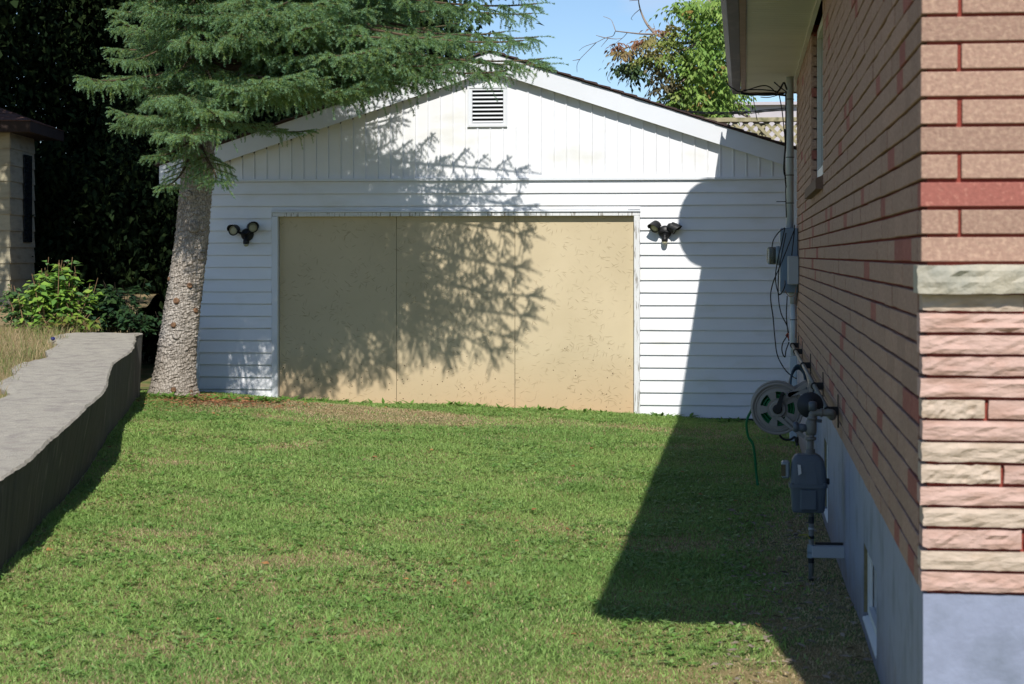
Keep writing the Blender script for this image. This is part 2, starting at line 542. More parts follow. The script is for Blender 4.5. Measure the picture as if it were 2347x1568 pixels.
# ------------------------------------------------------------------ mesh helpers
class MB:
    def __init__(s):
        s.v, s.f = [], []

    def add(s, verts, faces):
        o = len(s.v)
        s.v += [tuple(v) for v in verts]
        s.f += [tuple(i + o for i in f) for f in faces]
        return s

    def box(s, x0, x1, y0, y1, z0, z1):
        return s.add([(x0, y0, z0), (x1, y0, z0), (x1, y1, z0), (x0, y1, z0), (x0, y0, z1), (x1, y0, z1), (x1, y1, z1), (x0, y1, z1)],
                     [(0, 3, 2, 1), (4, 5, 6, 7), (0, 1, 5, 4), (1, 2, 6, 5), (2, 3, 7, 6), (3, 0, 4, 7)])

    def bevbox(s, x0, x1, y0, y1, z0, z1, b):
        """Box with all its edges cut at 45 degrees."""
        xs, ys, zs = (x0, x1), (y0, y1), (z0, z1)
        V, idx = [], {}
        for i in (0, 1):
            for j in (0, 1):
                for k in (0, 1):
                    sx, sy, sz = (1 - 2 * i), (1 - 2 * j), (1 - 2 * k)
                    for a, p in enumerate(((0, sy * b, sz * b), (sx * b, 0, sz * b), (sx * b, sy * b, 0))):
                        idx[i, j, k, a] = len(V)
                        V.append((xs[i] + p[0], ys[j] + p[1], zs[k] + p[2]))
        F = []
        for i in (0, 1):
            F.append([idx[i, 0, 0, 0], idx[i, 1, 0, 0], idx[i, 1, 1, 0], idx[i, 0, 1, 0]])
            F.append([idx[0, i, 0, 1], idx[1, i, 0, 1], idx[1, i, 1, 1], idx[0, i, 1, 1]])
            F.append([idx[0, 0, i, 2], idx[1, 0, i, 2], idx[1, 1, i, 2], idx[0, 1, i, 2]])
            for j in (0, 1):
                F.append([idx[i, j, 0, 0], idx[i, j, 1, 0], idx[i, j, 1, 1], idx[i, j, 0, 1]])
                F.append([idx[i, 0, j, 0], idx[i, 1, j, 0], idx[i, 1, j, 2], idx[i, 0, j, 2]])
                F.append([idx[0, i, j, 1], idx[1, i, j, 1], idx[1, i, j, 2], idx[0, i, j, 2]])
                for k in (0, 1):
                    F.append([idx[i, j, k, 0], idx[i, j, k, 1], idx[i, j, k, 2]])
        c = Vector(((x0 + x1) / 2, (y0 + y1) / 2, (z0 + z1) / 2))
        G = []
        for f in F:
            p = [Vector(V[q]) for q in f]
            n = (p[1] - p[0]).cross(p[2] - p[0])
            m = sum(p, Vector()) / len(p) - c
            G.append(f if n.dot(m) > 0 else f[::-1])
        return s.add(V, G)

    def prism(s, poly, vec):
        """Extrude the closed polygon (points) along vec."""
        P = [Vector(p) for p in poly]
        n = len(P)
        v = Vector(vec)
        nn = Vector()
        for i in range(n):
            nn += P[i].cross(P[(i + 1) % n])
        if nn.dot(v) > 0:
            P = P[::-1]
        V = P + [p + v for p in P]
        F = [tuple(range(n)), tuple(range(2 * n - 1, n - 1, -1))]
        F += [(i, i + n, (i + 1) % n + n, (i + 1) % n) for i in range(n)]
        return s.add(V, F)

    def tube(s, path, r, n=8, caps=True):
        P = [Vector(p) for p in path]
        m = len(P)
        R = r if isinstance(r, (list, tuple)) else [r] * m
        t0 = (P[1] - P[0]).normalized()
        up = Vector((0, 0, 1)) if abs(t0.z) < 0.9 else Vector((1, 0, 0))
        u = t0.cross(up).normalized()
        V = []
        for i in range(m):
            t = (P[min(i + 1, m - 1)] - P[max(i - 1, 0)])
            t = t.normalized() if t.length > 1e-9 else t0
            u = (u - t * u.dot(t))
            u = u.normalized() if u.length > 1e-6 else t.orthogonal().normalized()
            w = t.cross(u)
            for k in range(n):
                a = 2 * math.pi * k / n
                V.append(P[i] + (u * math.cos(a) + w * math.sin(a)) * R[i])
        F = []
        for i in range(m - 1):
            for k in range(n):
                a, b = i * n + k, i * n + (k + 1) % n
                F.append((a, b, b + n, a + n))
        if caps:
            F.append(tuple(range(n - 1, -1, -1)))
            F.append(tuple(range((m - 1) * n, m * n)))
        return s.add(V, F)

    def lathe(s, c, axis, prof, n=24):
        """prof: (distance along the axis, radius) pairs."""
        axis = Vector(axis).normalized()
        u = axis.orthogonal().normalized()
        w = axis.cross(u)
        c = Vector(c)
        V, F = [], []
        for (h, r) in prof:
            for k in range(n):
                a = 2 * math.pi * k / n
                V.append(c + axis * h + (u * math.cos(a) + w * math.sin(a)) * r)
        for i in range(len(prof) - 1):
            for k in range(n):
                a, b = i * n + k, i * n + (k + 1) % n
                F.append((a, b, b + n, a + n))
        F.append(tuple(range(n - 1, -1, -1)))
        F.append(tuple(range((len(prof) - 1) * n, len(prof) * n)))
        return s.add(V, F)

    def torus(s, c, axis, R, r, n=32, m=8):
        axis = Vector(axis).normalized()
        u = axis.orthogonal().normalized()
        w = axis.cross(u)
        c = Vector(c)
        V, F = [], []
        for i in range(n):
            a = 2 * math.pi * i / n
            d = u * math.cos(a) + w * math.sin(a)
            for k in range(m):
                b = 2 * math.pi * k / m
                V.append(c + d * (R + r * math.cos(b)) + axis * (r * math.sin(b)))
        for i in range(n):
            for k in range(m):
                F.append((i * m + k, ((i + 1) % n) * m + k, ((i + 1) % n) * m + (k + 1) % m, i * m + (k + 1) % m))
        return s.add(V, F)

    def mesh(s, name, m, smooth_=False):
        me = bpy.data.meshes.new(name)
        me.from_pydata(s.v, [], s.f)
        me.materials.append(m)
        if smooth_:
            me.shade_smooth()
        me.update()
        return me

    def build(s, name, m, parent=None, smooth_=False, loc=None):
        return link(name, s.mesh(name, m, smooth_), parent, loc)


def link(name, me, parent=None, loc=None, rot=None, scale=None):
    o = bpy.data.objects.new(name, me)
    COL.objects.link(o)
    if parent is not None:
        o.parent = parent
        o.matrix_parent_inverse = Matrix.Identity(4)
    if loc is not None:
        o.location = loc
    if rot is not None:
        o.rotation_euler = rot
    if scale is not None:
        o.scale = scale
    return o


def tag(o, label=None, cat=None, group=None, kind=None):
    for k, v in (('label', label), ('category', cat), ('group', group), ('kind', kind)):
        if v:
            o[k] = v
    return o


def thing(name, label, cat, group=None):
    o = bpy.data.objects.new(name, None)
    COL.objects.link(o)
    o.empty_display_size = 0.2
    return tag(o, label, cat, group)


def np_mesh(name, V, F, m, cols=None):
    """V (n,3), F (k, 3 or 4) arrays; cols (n,3) becomes the point attribute Col."""
    me = bpy.data.meshes.new(name)
    V = np.asarray(V, dtype=np.float32)
    F = np.asarray(F, dtype=np.int32)
    me.vertices.add(len(V))
    me.vertices.foreach_set("co", V.ravel())
    k = F.shape[1]
    me.loops.add(F.size)
    me.loops.foreach_set("vertex_index", F.ravel())
    me.polygons.add(len(F))
    me.polygons.foreach_set("loop_start", np.arange(0, F.size, k, dtype=np.int32))
    try:
        me.polygons.foreach_set("loop_total", np.full(len(F), k, dtype=np.int32))
    except Exception:
        pass
    if cols is not None:
        a = me.attributes.new("Col", 'FLOAT_COLOR', 'POINT')
        c4 = np.ones((len(V), 4), dtype=np.float32)
        c4[:, :3] = cols
        a.data.foreach_set("color", c4.ravel())
    me.materials.append(m)
    me.update(calc_edges=True)
    me.validate()
    return me


def unit(a):
    return a / np.maximum(np.linalg.norm(a, axis=-1, keepdims=True), 1e-9)


def leaf_arrays(P, D, N, Ln, W, col, fold=0.25, droop=0.15):
    """Leaves: base P, direction D, rough normal N, length, width; six points, four triangles, pointed and folded along the midrib."""
    D = unit(D)
    S = unit(np.cross(D, N))
    N = np.cross(S, D)
    Ln = Ln[:, None]
    W = W[:, None]
    b = P
    m1 = P + D * Ln * 0.45 - N * Ln * droop * 0.3
    tip = P + D * Ln - N * Ln * droop
    l = P + D * Ln * 0.42 - S * W * 0.5 + N * W * fold - N * Ln * droop * 0.25
    r = P + D * Ln * 0.42 + S * W * 0.5 + N * W * fold - N * Ln * droop * 0.25
    n = len(P)
    V = np.stack([b, l, m1, r, tip], 1).reshape(-1, 3)
    i = np.arange(n)[:, None] * 5
    F = np.concatenate([i + np.array([0, 2, 1]), i + np.array([1, 2, 4]), i + np.array([0, 3, 2]), i + np.array([2, 3, 4])], 1).reshape(-1, 3)
    C = np.repeat(col, 5, axis=0)
    return V, F, C


# ------------------------------------------------------------------ lie of the land
CTRL = np.array([
    (0.2, 7.0, 0.0), (-2.0, 7.0, 0.02), (-0.5, 20.0, -0.10), (-2.3, 20.0, -0.02), (-3.6, 20.0, 0.01), (-4.6, 20.0, 0.05),
    (-5.0, 18.6, 0.17), (-5.7, 18.2, 0.2), (-3.55, 9.4, 0.02), (-4.6, 13.8, 0.10), (0.47, 11.1, -0.06), (0.47, 7.1, 0.03),
    (0.4, 17.0, -0.11), (-2.0, 12.0, 0.0), (-6, 24.0, 0.05), (2, 24, -0.1), (-1, 3, 0.0), (2, 3, 0.0), (-4, 3, 0.0), (3, 12, -0.05)])


def _tps():
    n = len(CTRL)
    d = np.linalg.norm(CTRL[:, None, :2] - CTRL[None, :, :2], axis=2)
    K = np.where(d > 0, d * d * np.log(np.maximum(d, 1e-9)), 0) + np.eye(n) * 0.05
    Pm = np.c_[np.ones(n), CTRL[:, :2]]
    A = np.zeros((n + 3, n + 3))
    A[:n, :n] = K
    A[:n, n:] = Pm
    A[n:, :n] = Pm.T
    return np.linalg.solve(A, np.r_[CTRL[:, 2], 0, 0, 0])


_W = _tps()


def hgt(x, y):
    x = np.clip(np.asarray(x, float), -7, 3)
    y = np.clip(np.asarray(y, float), 2, 25)
    d = np.sqrt((x[..., None] - CTRL[:, 0]) ** 2 + (y[..., None] - CTRL[:, 1]) ** 2)
    U = np.where(d > 0, d * d * np.log(np.maximum(d, 1e-9)), 0)
    z = U @ _W[:-3] + _W[-3] + _W[-2] * x + _W[-1] * y
    z = z + 0.012 * np.sin(x * 2.1 + 0.7 * y) * np.cos(y * 1.7 - x) + 0.006 * np.sin(5.1 * x + 1.3) * np.sin(4.3 * y)
    return z


def ZW(y):
    return 0.50 + 0.0372 * (y - 9.4)


# bigger sheet with a finer lawn inside it
def sheet(name, xs, ys, fz, m):
    X, Y = np.meshgrid(xs, ys)
    Zs = fz(X, Y)
    V = np.stack([X, Y, Zs], 2).reshape(-1, 3)
    nx, ny = len(xs), len(ys)
    i = (np.arange(ny - 1)[:, None] * nx + np.arange(nx - 1)[None]).ravel()
    F = np.stack([i, i + 1, i + nx + 1, i + nx], 1)
    me = np_mesh(name, V, F, m)
    me.shade_smooth()
    return link(name, me)


xs = np.concatenate([np.linspace(-120, -8, 12), np.linspace(-7.5, 3, 85), np.linspace(4, 120, 12)])
ys = np.concatenate([np.linspace(-60, 2, 10), np.linspace(2.3, 24.5, 150), np.linspace(26, 220, 14)])
tag(sheet('lawn_ground', xs, ys, hgt, M['soil']), 'short mown back lawn with dry brown patches', kind='structure')

# retaining wall line in plan: wavy top front edge measured on the sloping wall top
edge_px = [(312, 766), (310, 785), (300, 803), (276, 818), (258, 834), (252, 852), (249, 872), (240, 893), (206, 925), (170, 960), (140, 985), (110, 1010), (84, 1036), (60, 1058), (28, 1078), (0, 1098), (-60, 1146), (-160, 1240)]


def on_top(px, py):
    Y = 14.0
    for _ in range(40):
        p = at(px, py, Y=Y)
        a = (586 - py) / FPX
        d = _R * ((px - 1173.5) / FPX) + _F
        slope = a / d.y
        Y = (ZW(0) - CAMZ) / (slope - 0.0372)
    return at(px, py, Y=Y)


EDGE = [on_top(*p) for p in edge_px]
BOT0, BOT1 = Vector((-5.70, 18.05)), Vector((-3.65, 9.35))


def bot_x(y):
    t = (y - BOT1.y) / (BOT0.y - BOT1.y)
    return BOT1.x + (BOT0.x - BOT1.x) * t


EDGE = smooth(EDGE, 4)
EY = np.array([p.y for p in EDGE][::-1])
EX = np.array([p.x for p in EDGE][::-1])


def edge_x(y):
    return float(np.interp(y, EY, EX))


def terrace_h(X, Y):
    back = np.clip((-X - 5.0) / 3.0, 0, 1)
    return ZW(np.clip(Y, 2, 26)) - 0.05 + 0.03 * np.sin(3 * X + Y) * np.cos(2.3 * Y) + 0.0 * back


# terrace: a sheet that ends under the wall
ty = np.linspace(3.2, 27, 100)
tu = np.linspace(0, 1, 60) ** 2
TX = np.array([[(bot_x(y) - 0.30) - u * 30 for u in tu] for y in ty])
TY = np.repeat(ty[:, None], len(tu), 1)
# beyond the end of the wall the terrace drops off to the left of the trees
V = np.stack([TX, TY, terrace_h(TX, TY)], 2)
far = np.clip((TY - 18.2) / 0.6, 0, 1)
near_edge = np.clip(1 - (bot_x(18.2) - 0.15 - TX) / 0.9, 0, 1)
V[:, :, 2] -= far * near_edge * 0.75
ny, nx = V.shape[:2]
i = (np.arange(ny - 1)[:, None] * nx + np.arange(nx - 1)[None]).ravel()
me = np_mesh('terrace_ground', V.reshape(-1, 3), np.stack([i, i + nx, i + nx + 1, i + 1], 1), M['terrace_soil'])
me.shade_smooth()
tag(link('terrace_ground', me), 'raised dry soil behind the concrete wall', kind='structure')

# ------------------------------------------------------------------ retaining wall
rw = thing('retaining_wall', 'old concrete retaining wall with wavy broken top edge along the lawn', 'wall')
ws = np.linspace(3.6, 18.05, 330)
V, F = [], []
jit = np.random.default_rng(3)
chip = np.convolve(jit.normal(0, 1, 360), np.ones(5) / 5, 'same')
NT = 12
for q, y in enumerate(ws):
    zt = ZW(y) + .004 * math.sin(y * 2.3)
    xe = edge_x(y) + .010 * chip[q] + jit.normal(0, .002)
    xb = bot_x(y)
    zb = float(hgt(xb, y)) - 0.25
    wid = 0.74 + 0.05 * math.sin(y * 1.9) + 0.05 * math.sin(y * 4.7 + 1) + .02 * chip[q + 20]
    row = [(xe - wid, y, zt - 0.30), (xe - wid, y, zt - 0.025)]
    for j in range(NT):
        t = (j + 1) / (NT + 1)
        row.append((xe - wid * (1 - t), y, zt + .001 * math.sin(9 * t + y * 3) * math.sin(5 * y) + jit.normal(0, .0016)))
    row += [(xe - 0.012, y, zt - .002), (xe, y, zt - 0.016 + .006 * chip[q]), (xe - 0.006, y, zt - 0.04)]
    for t in (.25, .45, .65, .85):
        row.append(((1 - t) * (xe - .004) + t * xb + jit.normal(0, .0015), y, (zt - .04) * (1 - t) + zb * t))
    row.append((xb, y, zb))
    V += row
k = len(row)
for a in range(len(ws) - 1):
    for b in range(k - 1):
        F.append((a * k + b, a * k + b + 1, (a + 1) * k + b + 1, (a + 1) * k + b))
F.append(tuple((len(ws) - 1) * k + b for b in range(k)))
me = bpy.data.meshes.new('wall_body')
me.from_pydata(V, [], F)
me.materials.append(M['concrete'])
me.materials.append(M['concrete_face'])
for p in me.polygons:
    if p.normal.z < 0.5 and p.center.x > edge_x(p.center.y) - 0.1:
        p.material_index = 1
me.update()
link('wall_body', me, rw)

# ------------------------------------------------------------------ garage
GY = 20.0
gx = lambda px: at(px, 586, Y=GY).x
gz = lambda px, py: at(px, py, Y=GY).z
garage = thing('garage', 'white sided gable garage with its wide doorway boarded over in tan', 'garage')
APX = at(1122.6, 120, Y=19.9)
TIPX = at(365, 380, Y=19.9)
XL = gx(447)
XR = 2 * APX.x - XL
TIPR = 2 * APX.x - TIPX.x
SL = (APX.z - TIPX.z) / (APX.x - TIPX.x)
FH = 0.19                                      # fascia height, measured vertically
ZBASE, ZBAND = -0.095, gz(1122, 415)
DL, DR = gx(638), gx(1453)
S1, S2 = gx(907), gx(1179)
DTOP = gz(1045, 496)
TL, TR = gx(624), gx(1467)
HTOP = gz(1045, 484)
roof_z = lambda x: APX.z - SL * abs(x - APX.x)
# body behind the boards
b = MB()
poly = [(XL + .01, 0, ZBASE - .3), (TL + .02, 0, ZBASE - .3), (TL + .02, 0, HTOP - .01), (TR - .02, 0, HTOP - .01), (TR - .02, 0, ZBASE - .3), (XR - .01, 0, ZBASE - .3),
        (XR - .01, 0, roof_z(XR) - FH), (APX.x, 0, APX.z - FH), (XL + .01, 0, roof_z(XL) - FH)]
b.prism([(x, GY + 0.004, z) for x, _, z in poly], (0, 0.10, 0))
b.box(XL + .01, XL + .1, GY + .1, GY + 7, ZBASE - .3, roof_z(XL) - FH)
b.box(XR - .1, XR - .01, GY + .1, GY + 7, ZBASE - .3, roof_z(XR) - FH)
b.box(XL + .01, XR - .01, GY + 7, GY + 7.1, ZBASE - .3, roof_z(XL) - FH)
b.build('wall', M['siding'], garage)
rows = 19
pitch = (ZBAND - ZBASE) / rows


def h_plank(x0, x1, z0, z1, name='siding_plank'):
    m_ = MB()
    pr = [(GY - 0.021, z0), (GY - 0.022, z0 + 0.006), (GY - 0.0045, z1 - 0.006), (GY + 0.003, z1 - 0.006), (GY + 0.003, z0 + 0.002), (GY - 0.011, z0 + 0.002)]
    w = x1 - x0
    nseg = max(2, int(w / 0.6))
    # a little sag and wave along the length
    V, F = [], []
    for i in range(nseg + 1):
        x = x0 + w * i / nseg
        dz = 0.0012 * math.sin(x * 2.3 + z0 * 31) + 0.001 * math.sin(x * 5.1 + z0 * 17)
        for (y, z) in pr:
            V.append((x, y, z + dz))
    n = len(pr)
    for i in range(nseg):
        for k in range(n):
            F.append((i * n + k, i * n + (k + 1) % n, (i + 1) * n + (k + 1) % n, (i + 1) * n + k))
    F.append(tuple(range(n - 1, -1, -1)))
    F.append(tuple(range(nseg * n, nseg * n + n)))
    m_.add(V, F)
    return m_.build(name, M['siding'], garage)


CT = 0.055                                     # corner trim
for r in range(rows):
    z0 = ZBASE + r * pitch
    z1 = z0 + pitch
    if z0 > HTOP + 0.02:
        h_plank(XL + CT, XR - CT, z0, z1)
    else:
        h_plank(XL + CT, TL - 0.003, z0, z1)
        h_plank(TR + 0.003, XR - CT, z0, z1)
        if z1 > HTOP + 0.02:
            h_plank(TL - .003, TR + .003, HTOP + 0.014, z1)
for x0, x1 in ((XL, XL + CT), (XR - CT, XR)):
    MB().bevbox(x0, x1, GY - 0.028, GY + 0.05, ZBASE - 0.1, ZBAND + 0.1, 0.005).build('corner_trim', M['white_metal'], garage)
MB().box(XL, XR, GY - 0.035, GY + 0.002, ZBAND + 0.004, ZBAND + 0.030).build('band_strip', M['white_metal'], garage)
MB().box(XL + .02, XR - .02, GY - 0.004, GY + 0.09, ZBASE - 0.12, ZBASE - 0.004).build('sill_plate', M['dark_grey'], garage)
# gable boards
vx0, vx1 = gx(1072), gx(1163)
vz0, vz1 = gz(1119, 291), gz(1119, 198)
gp = 0.1305
x = APX.x - gp * 26
while x < XR - 0.05:
    xa, xb = max(x, XL + .01), min(x + gp, XR - .01)
    if xb - xa > 0.02:
        zb = ZBAND + 0.03

        def piece(za, zt0, zt1, xa=xa, xb=xb):
            m_ = MB()
            m_.prism([(xa + 0.002, GY - 0.006, za), (xb - 0.014, GY - 0.006, za), (xb - 0.014, GY - 0.006, zt1), (xa + 0.002, GY - 0.006, zt0)], (0, 0.010, 0))
            # raised bead at the joint
            m_.prism([(xb - 0.014, GY - 0.004, za), (xb - 0.012, GY - 0.017, za), (xb - 0.002, GY - 0.017, za), (xb + 0.001, GY - 0.004, za)], (0, 0, min(zt0, zt1) - za))
            m_.build('gable_board', M['siding'], garage)
        t0, t1 = roof_z(xa) - FH + 0.03, roof_z(xb - .014) - FH + 0.03
        if xb > vx0 + 0.01 and xa < vx1 - 0.01:
            if vz0 - zb > 0.05:
                piece(zb, vz0, vz0)
            if min(t0, t1) > vz1 + 0.03:
                piece(vz1, t0, t1)
        elif min(t0, t1) > zb + 0.03:
            piece(zb, t0, t1)
    x += gp
# rake fascia, soffit strip and roof
for sgn, tip in ((-1, TIPX.x), (1, TIPR)):
    m_ = MB()
    y0 = 19.90
    m_.prism([(APX.x, y0, APX.z), (tip, y0, roof_z(tip)), (tip, y0, roof_z(tip) - FH), (APX.x, y0, APX.z - FH)], (0, 0.02, 0))
    m_.build('fascia_board', M['white_metal'], garage)
    m_ = MB()
    m_.prism([(APX.x, y0 + .02, APX.z - FH + .012), (tip, y0 + .02, roof_z(tip) - FH + .012), (tip, y0 + .02, roof_z(tip) - FH + .022), (APX.x, y0 + .02, APX.z - FH + .022)], (0, 0.079, 0))
    m_.build('rake_soffit', M['soffit_beige'], garage)
    wx = XL if sgn < 0 else XR
    zt = roof_z(tip) - FH
    m_ = MB()
    m_.prism([(tip, y0 + .004, zt), (wx + .06 * -sgn, y0 + .004, roof_z(wx) - FH), (wx + .06 * -sgn, y0 + .004, zt - 0.006)], (0, 0.016, 0))
    m_.box(min(tip, wx), max(tip, wx), y0 + .02, GY + 7, zt - .004, zt + .012)
    m_.box(tip - .01 * sgn if sgn < 0 else tip - .0, tip + .012 * (1 if sgn < 0 else 1), y0 + .02, GY + 7, zt, roof_z(tip) - .005)
    m_.build('eave_box', M['white_metal'], garage)
    # deck and shingle courses
    n = 26
    run = abs(tip - APX.x) + 0.03
    m_ = MB()
    m_.prism([(APX.x, y0 - .012, APX.z + .002), (APX.x + sgn * run, y0 - .012, roof_z(APX.x + sgn * run) + .002), (APX.x + sgn * run, y0 - .012, roof_z(APX.x + sgn * run) + .014), (APX.x, y0 - .012, APX.z + .014)], (0, 7.2, 0))
    m_.build('roof_deck', M['shingle'], garage)
    for i in range(n):
        u0, u1 = run * i / n, run * (i + 1) / n + 0.02
        xa, xb = APX.x + sgn * u0, APX.x + sgn * u1
        ja = random.uniform(0, .012)
        m_ = MB()
        m_.prism([(xa, y0 - .024 - ja, roof_z(xa) + .014), (xb, y0 - .024 - ja, roof_z(xb) + .018), (xb, y0 - .024 - ja, roof_z(xb) + .034 + random.uniform(0, .006)), (xa, y0 - .024 - ja, roof_z(xa) + .024)], (0, 7.22, 0))
        m_.build('shingle', M['shingle'], garage)
# doorway: three painted boards, jambs, header, flashings
for x0, x1 in ((DL + .002, S1 - .002), (S1 + .002, S2 - .002), (S2 + .002, DR - .002)):
    MB().bevbox(x0, x1, GY + 0.045, GY + 0.058, ZBASE - 0.15, DTOP + .02, 0.0015).build('door_board', M['osb'], garage)
MB().box(DL - .02, DR + .02, GY + 0.062, GY + .07, ZBASE - .2, DTOP + .02).build('backing', M['louver_dark'], garage)
MB().bevbox(TL, DL - .001, GY - 0.028, GY + .09, ZBASE - .15, DTOP, 0.004).build('door_jamb', M['white_metal'], garage)
MB().bevbox(DR + .001, TR, GY - 0.028, GY + .09, ZBASE - .15, DTOP, 0.004).build('door_jamb', M['white_worn'], garage)
MB().bevbox(TL, TR, GY - 0.024, GY + .09, DTOP + .001, HTOP - .012, 0.004).build('door_header', M['white_worn'], garage)
MB().bevbox(TL - .006, TR + .006, GY - 0.040, GY + .004, HTOP - .011, HTOP + .004, 0.003).build('drip_flashing', M['white_metal'], garage)
MB().bevbox(TL - .006, TR - .12, GY - 0.030, GY + .004, HTOP + .0045, HTOP + .013, 0.002).build('drip_flashing', M['white_metal'], garage)

# gable vent
vent = thing('gable_vent', 'square white louvred vent high in the garage gable under the peak', 'vent')
m_ = MB()
fx0, fx1, fz0, fz1 = gx(1083), gx(1154), gz(1119, 281), gz(1119, 207)
for q in ((vx0, fx0, vz0, vz1), (fx1, vx1, vz0, vz1), (fx0, fx1, vz0, fz0), (fx0, fx1, fz1, vz1)):
    m_.box(q[0], q[1], GY - 0.022, GY - .002, q[2], q[3])
m_.box(vx0, vx0 + .02, GY - .03, GY - .0225, vz0, vz1)
m_.box(vx0 + .021, vx1 - .021, GY - .03, GY - .0225, vz0, vz0 + .02)
m_.box(vx1 - .02, vx1, GY - .03, GY - .0225, vz0, vz1)
m_.box(vx0 + .021, vx1 - .021, GY - .03, GY - .0225, vz1 - .02, vz1)
m_.build('vent_frame', M['white_metal'], vent)
MB().box(fx0 - .01, fx1 + .01, GY - .001, GY + .003, fz0 - .01, fz1 + .01).build('vent_dark_sheet', M['louver_dark'], vent)  # near-black sheet, the dark inside of the vent given as colour
nl = 8
lp = (fz1 - fz0) / nl
for i in range(nl):
    z = fz0 + i * lp
    MB().prism([(fx0 + .003, GY - .030, z), (fx0 + .003, GY - .028, z + .003), (fx0 + .003, GY - .006, z + lp * 0.42), (fx0 + .003, GY - .006, z + lp * 0.35)], (fx1 - fx0 - .006, 0, 0)).build('louver', M['white_metal'], vent)


# flood lights
def lamp_head(parent, c, d, r=0.054, hood=True):
    """Round lamp head: finned can, lens, hood lip. c is the middle of the lens, d the way it looks."""
    d = Vector(d).normalized()
    c = Vector(c)
    h = MB()
    h.lathe(c - d * 0.085, d, [(0, r * .45), (.012, r * .62), (.03, r * .8), (.06, r * .95), (.085, r * 1.04), (.090, r * 1.04), (.090, r * .9), (.080, r * .88)], 24)
    o = h.build('lamp_head', M['black_plastic'], parent, True)
    MB().lathe(c - d * .006, d, [(0, r * .88), (.003, r * .87), (.008, r * .5), (.009, 0.001)], 24).build('lens', M['lens'], o, True)
    # hood
    u = d.orthogonal().normalized()
    upv = Vector((0, 0, 1)) - d * d.z
    upv.normalize()
    sv = d.cross(upv)
    V, F = [], []
    n = 14
    for i in range(n + 1):
        a = math.radians(-95 + 190 * i / n)
        e = upv * math.cos(a) + sv * math.sin(a)
        reach = 0.012 + 0.040 * max(0, math.cos(a * .9)) ** .8
        for (rr, hh) in ((r * 1.06, -.05), (r * 1.10, reach), (r * 1.04, reach), (r * 1.0, -.05)):
            V.append(c + e * rr + d * hh)
    for i in range(n):
        for k in range(4):
            F.append((i * 4 + k, i * 4 + (k + 1) % 4, i * 4 + 4 + (k + 1) % 4, i * 4 + 4 + k))
    F += [(0, 1, 2, 3), (n * 4 + 3, n * 4 + 2, n * 4 + 1, n * 4)]
    MB().add(V, F).build('hood', M['black_plastic'], o)
    # cooling fins
    fb = MB()
    for i in range(6):
        a = math.radians(-60 + 24 * i)
        e = upv * math.cos(a) + sv * math.sin(a)
        t = d.cross(e) * 0.003
        P0 = c + e * r * .6 - d * .075
        P1 = c + e * r * 1.13 - d * .01
        P2 = c + e * r * .95 - d * .01
        P3 = c + e * r * .5 - d * .075
        fb.prism([P0 - t, P1 - t, P2 - t, P3 - t], t * 2)
    fb.build('cooling_fins', M['black_plastic'], o)
    return o


def flood(label, px, py, heads, sensor_white):
    p = at(px, py, Y=GY - .02)
    t = thing('flood_light', label, 'flood light', 'motion sensor flood lights on the garage')
    MB().lathe(p + Vector((0, 0.016, 0)), (0, -1, 0), [(0, .066), (.02, .068), (.04, .06), (.055, .045), (.058, .001)], 28).build('back_plate', M['black_plastic'], t, True)
    for c, d in heads:
        c = p + Vector(c)
        d = Vector(d).normalized()
        lamp_head(t, c, d)
        MB().tube(smooth([p + Vector((0, -.035, .0)), p * .5 + c * .5 + Vector((0, -.01, -.005)), c - d * .08], 5), .014, 10).build('swivel_arm', M['black_plastic'], t, True)
    s = p + Vector((0, -.05, -.07))
    m_ = MB()
    m_.tube([p + Vector((0, -.03, -.02)), p + Vector((0, -.05, -.05)), s], .020, 12)
    m_.lathe(s + Vector((0, 0, .022)), (0, 0, -1), [(0, .022), (.01, .031), (.035, .033), (.05, .030)], 20)
    o = m_.build('sensor_housing', M['black_plastic'], t, True)
    MB().lathe(s + Vector((0, 0, -.029)), (0, 0, -1), [(0, .028), (.012, .026), (.022, .016), (.026, .001)], 18).build('sensor_lens', M['lens'] if sensor_white else M['galv'], t, True)
    return t


flood('black twin flood light with both lamps facing the lawn, beside the spruce trunk', 567, 538,
      [((-.125, -.10, .045), (-.25, -1, -.05)), ((.085, -.10, .075), (.5, -1, .02))], True)
flood('black twin flood light with its lamps turned apart, right of the doorway', 1524, 532,
      [((-.105, -.09, .045), (-.55, -.8, -.45)), ((.105, -.06, .03), (.75, -.2, -.35))], True)

# ------------------------------------------------------------------ brick house
WX, HY0, HY1 = 0.474, 5.4, 18.1
FZ, SZ = 0.637, 3.15
HX1 = 9.0
house = thing('brick_house', 'tan brick house with split stone corner and blue grey foundation', 'house')
WY0, WY1, WZ0 = 12.1, 14.2, 2.03               # upper window
B1, B2 = (7.28, 8.08, 0.075, 0.39), (11.5, 12.05, 0.0, 0.45)
FXF = WX + 0.006
m_ = MB()
cx0 = WX + .018
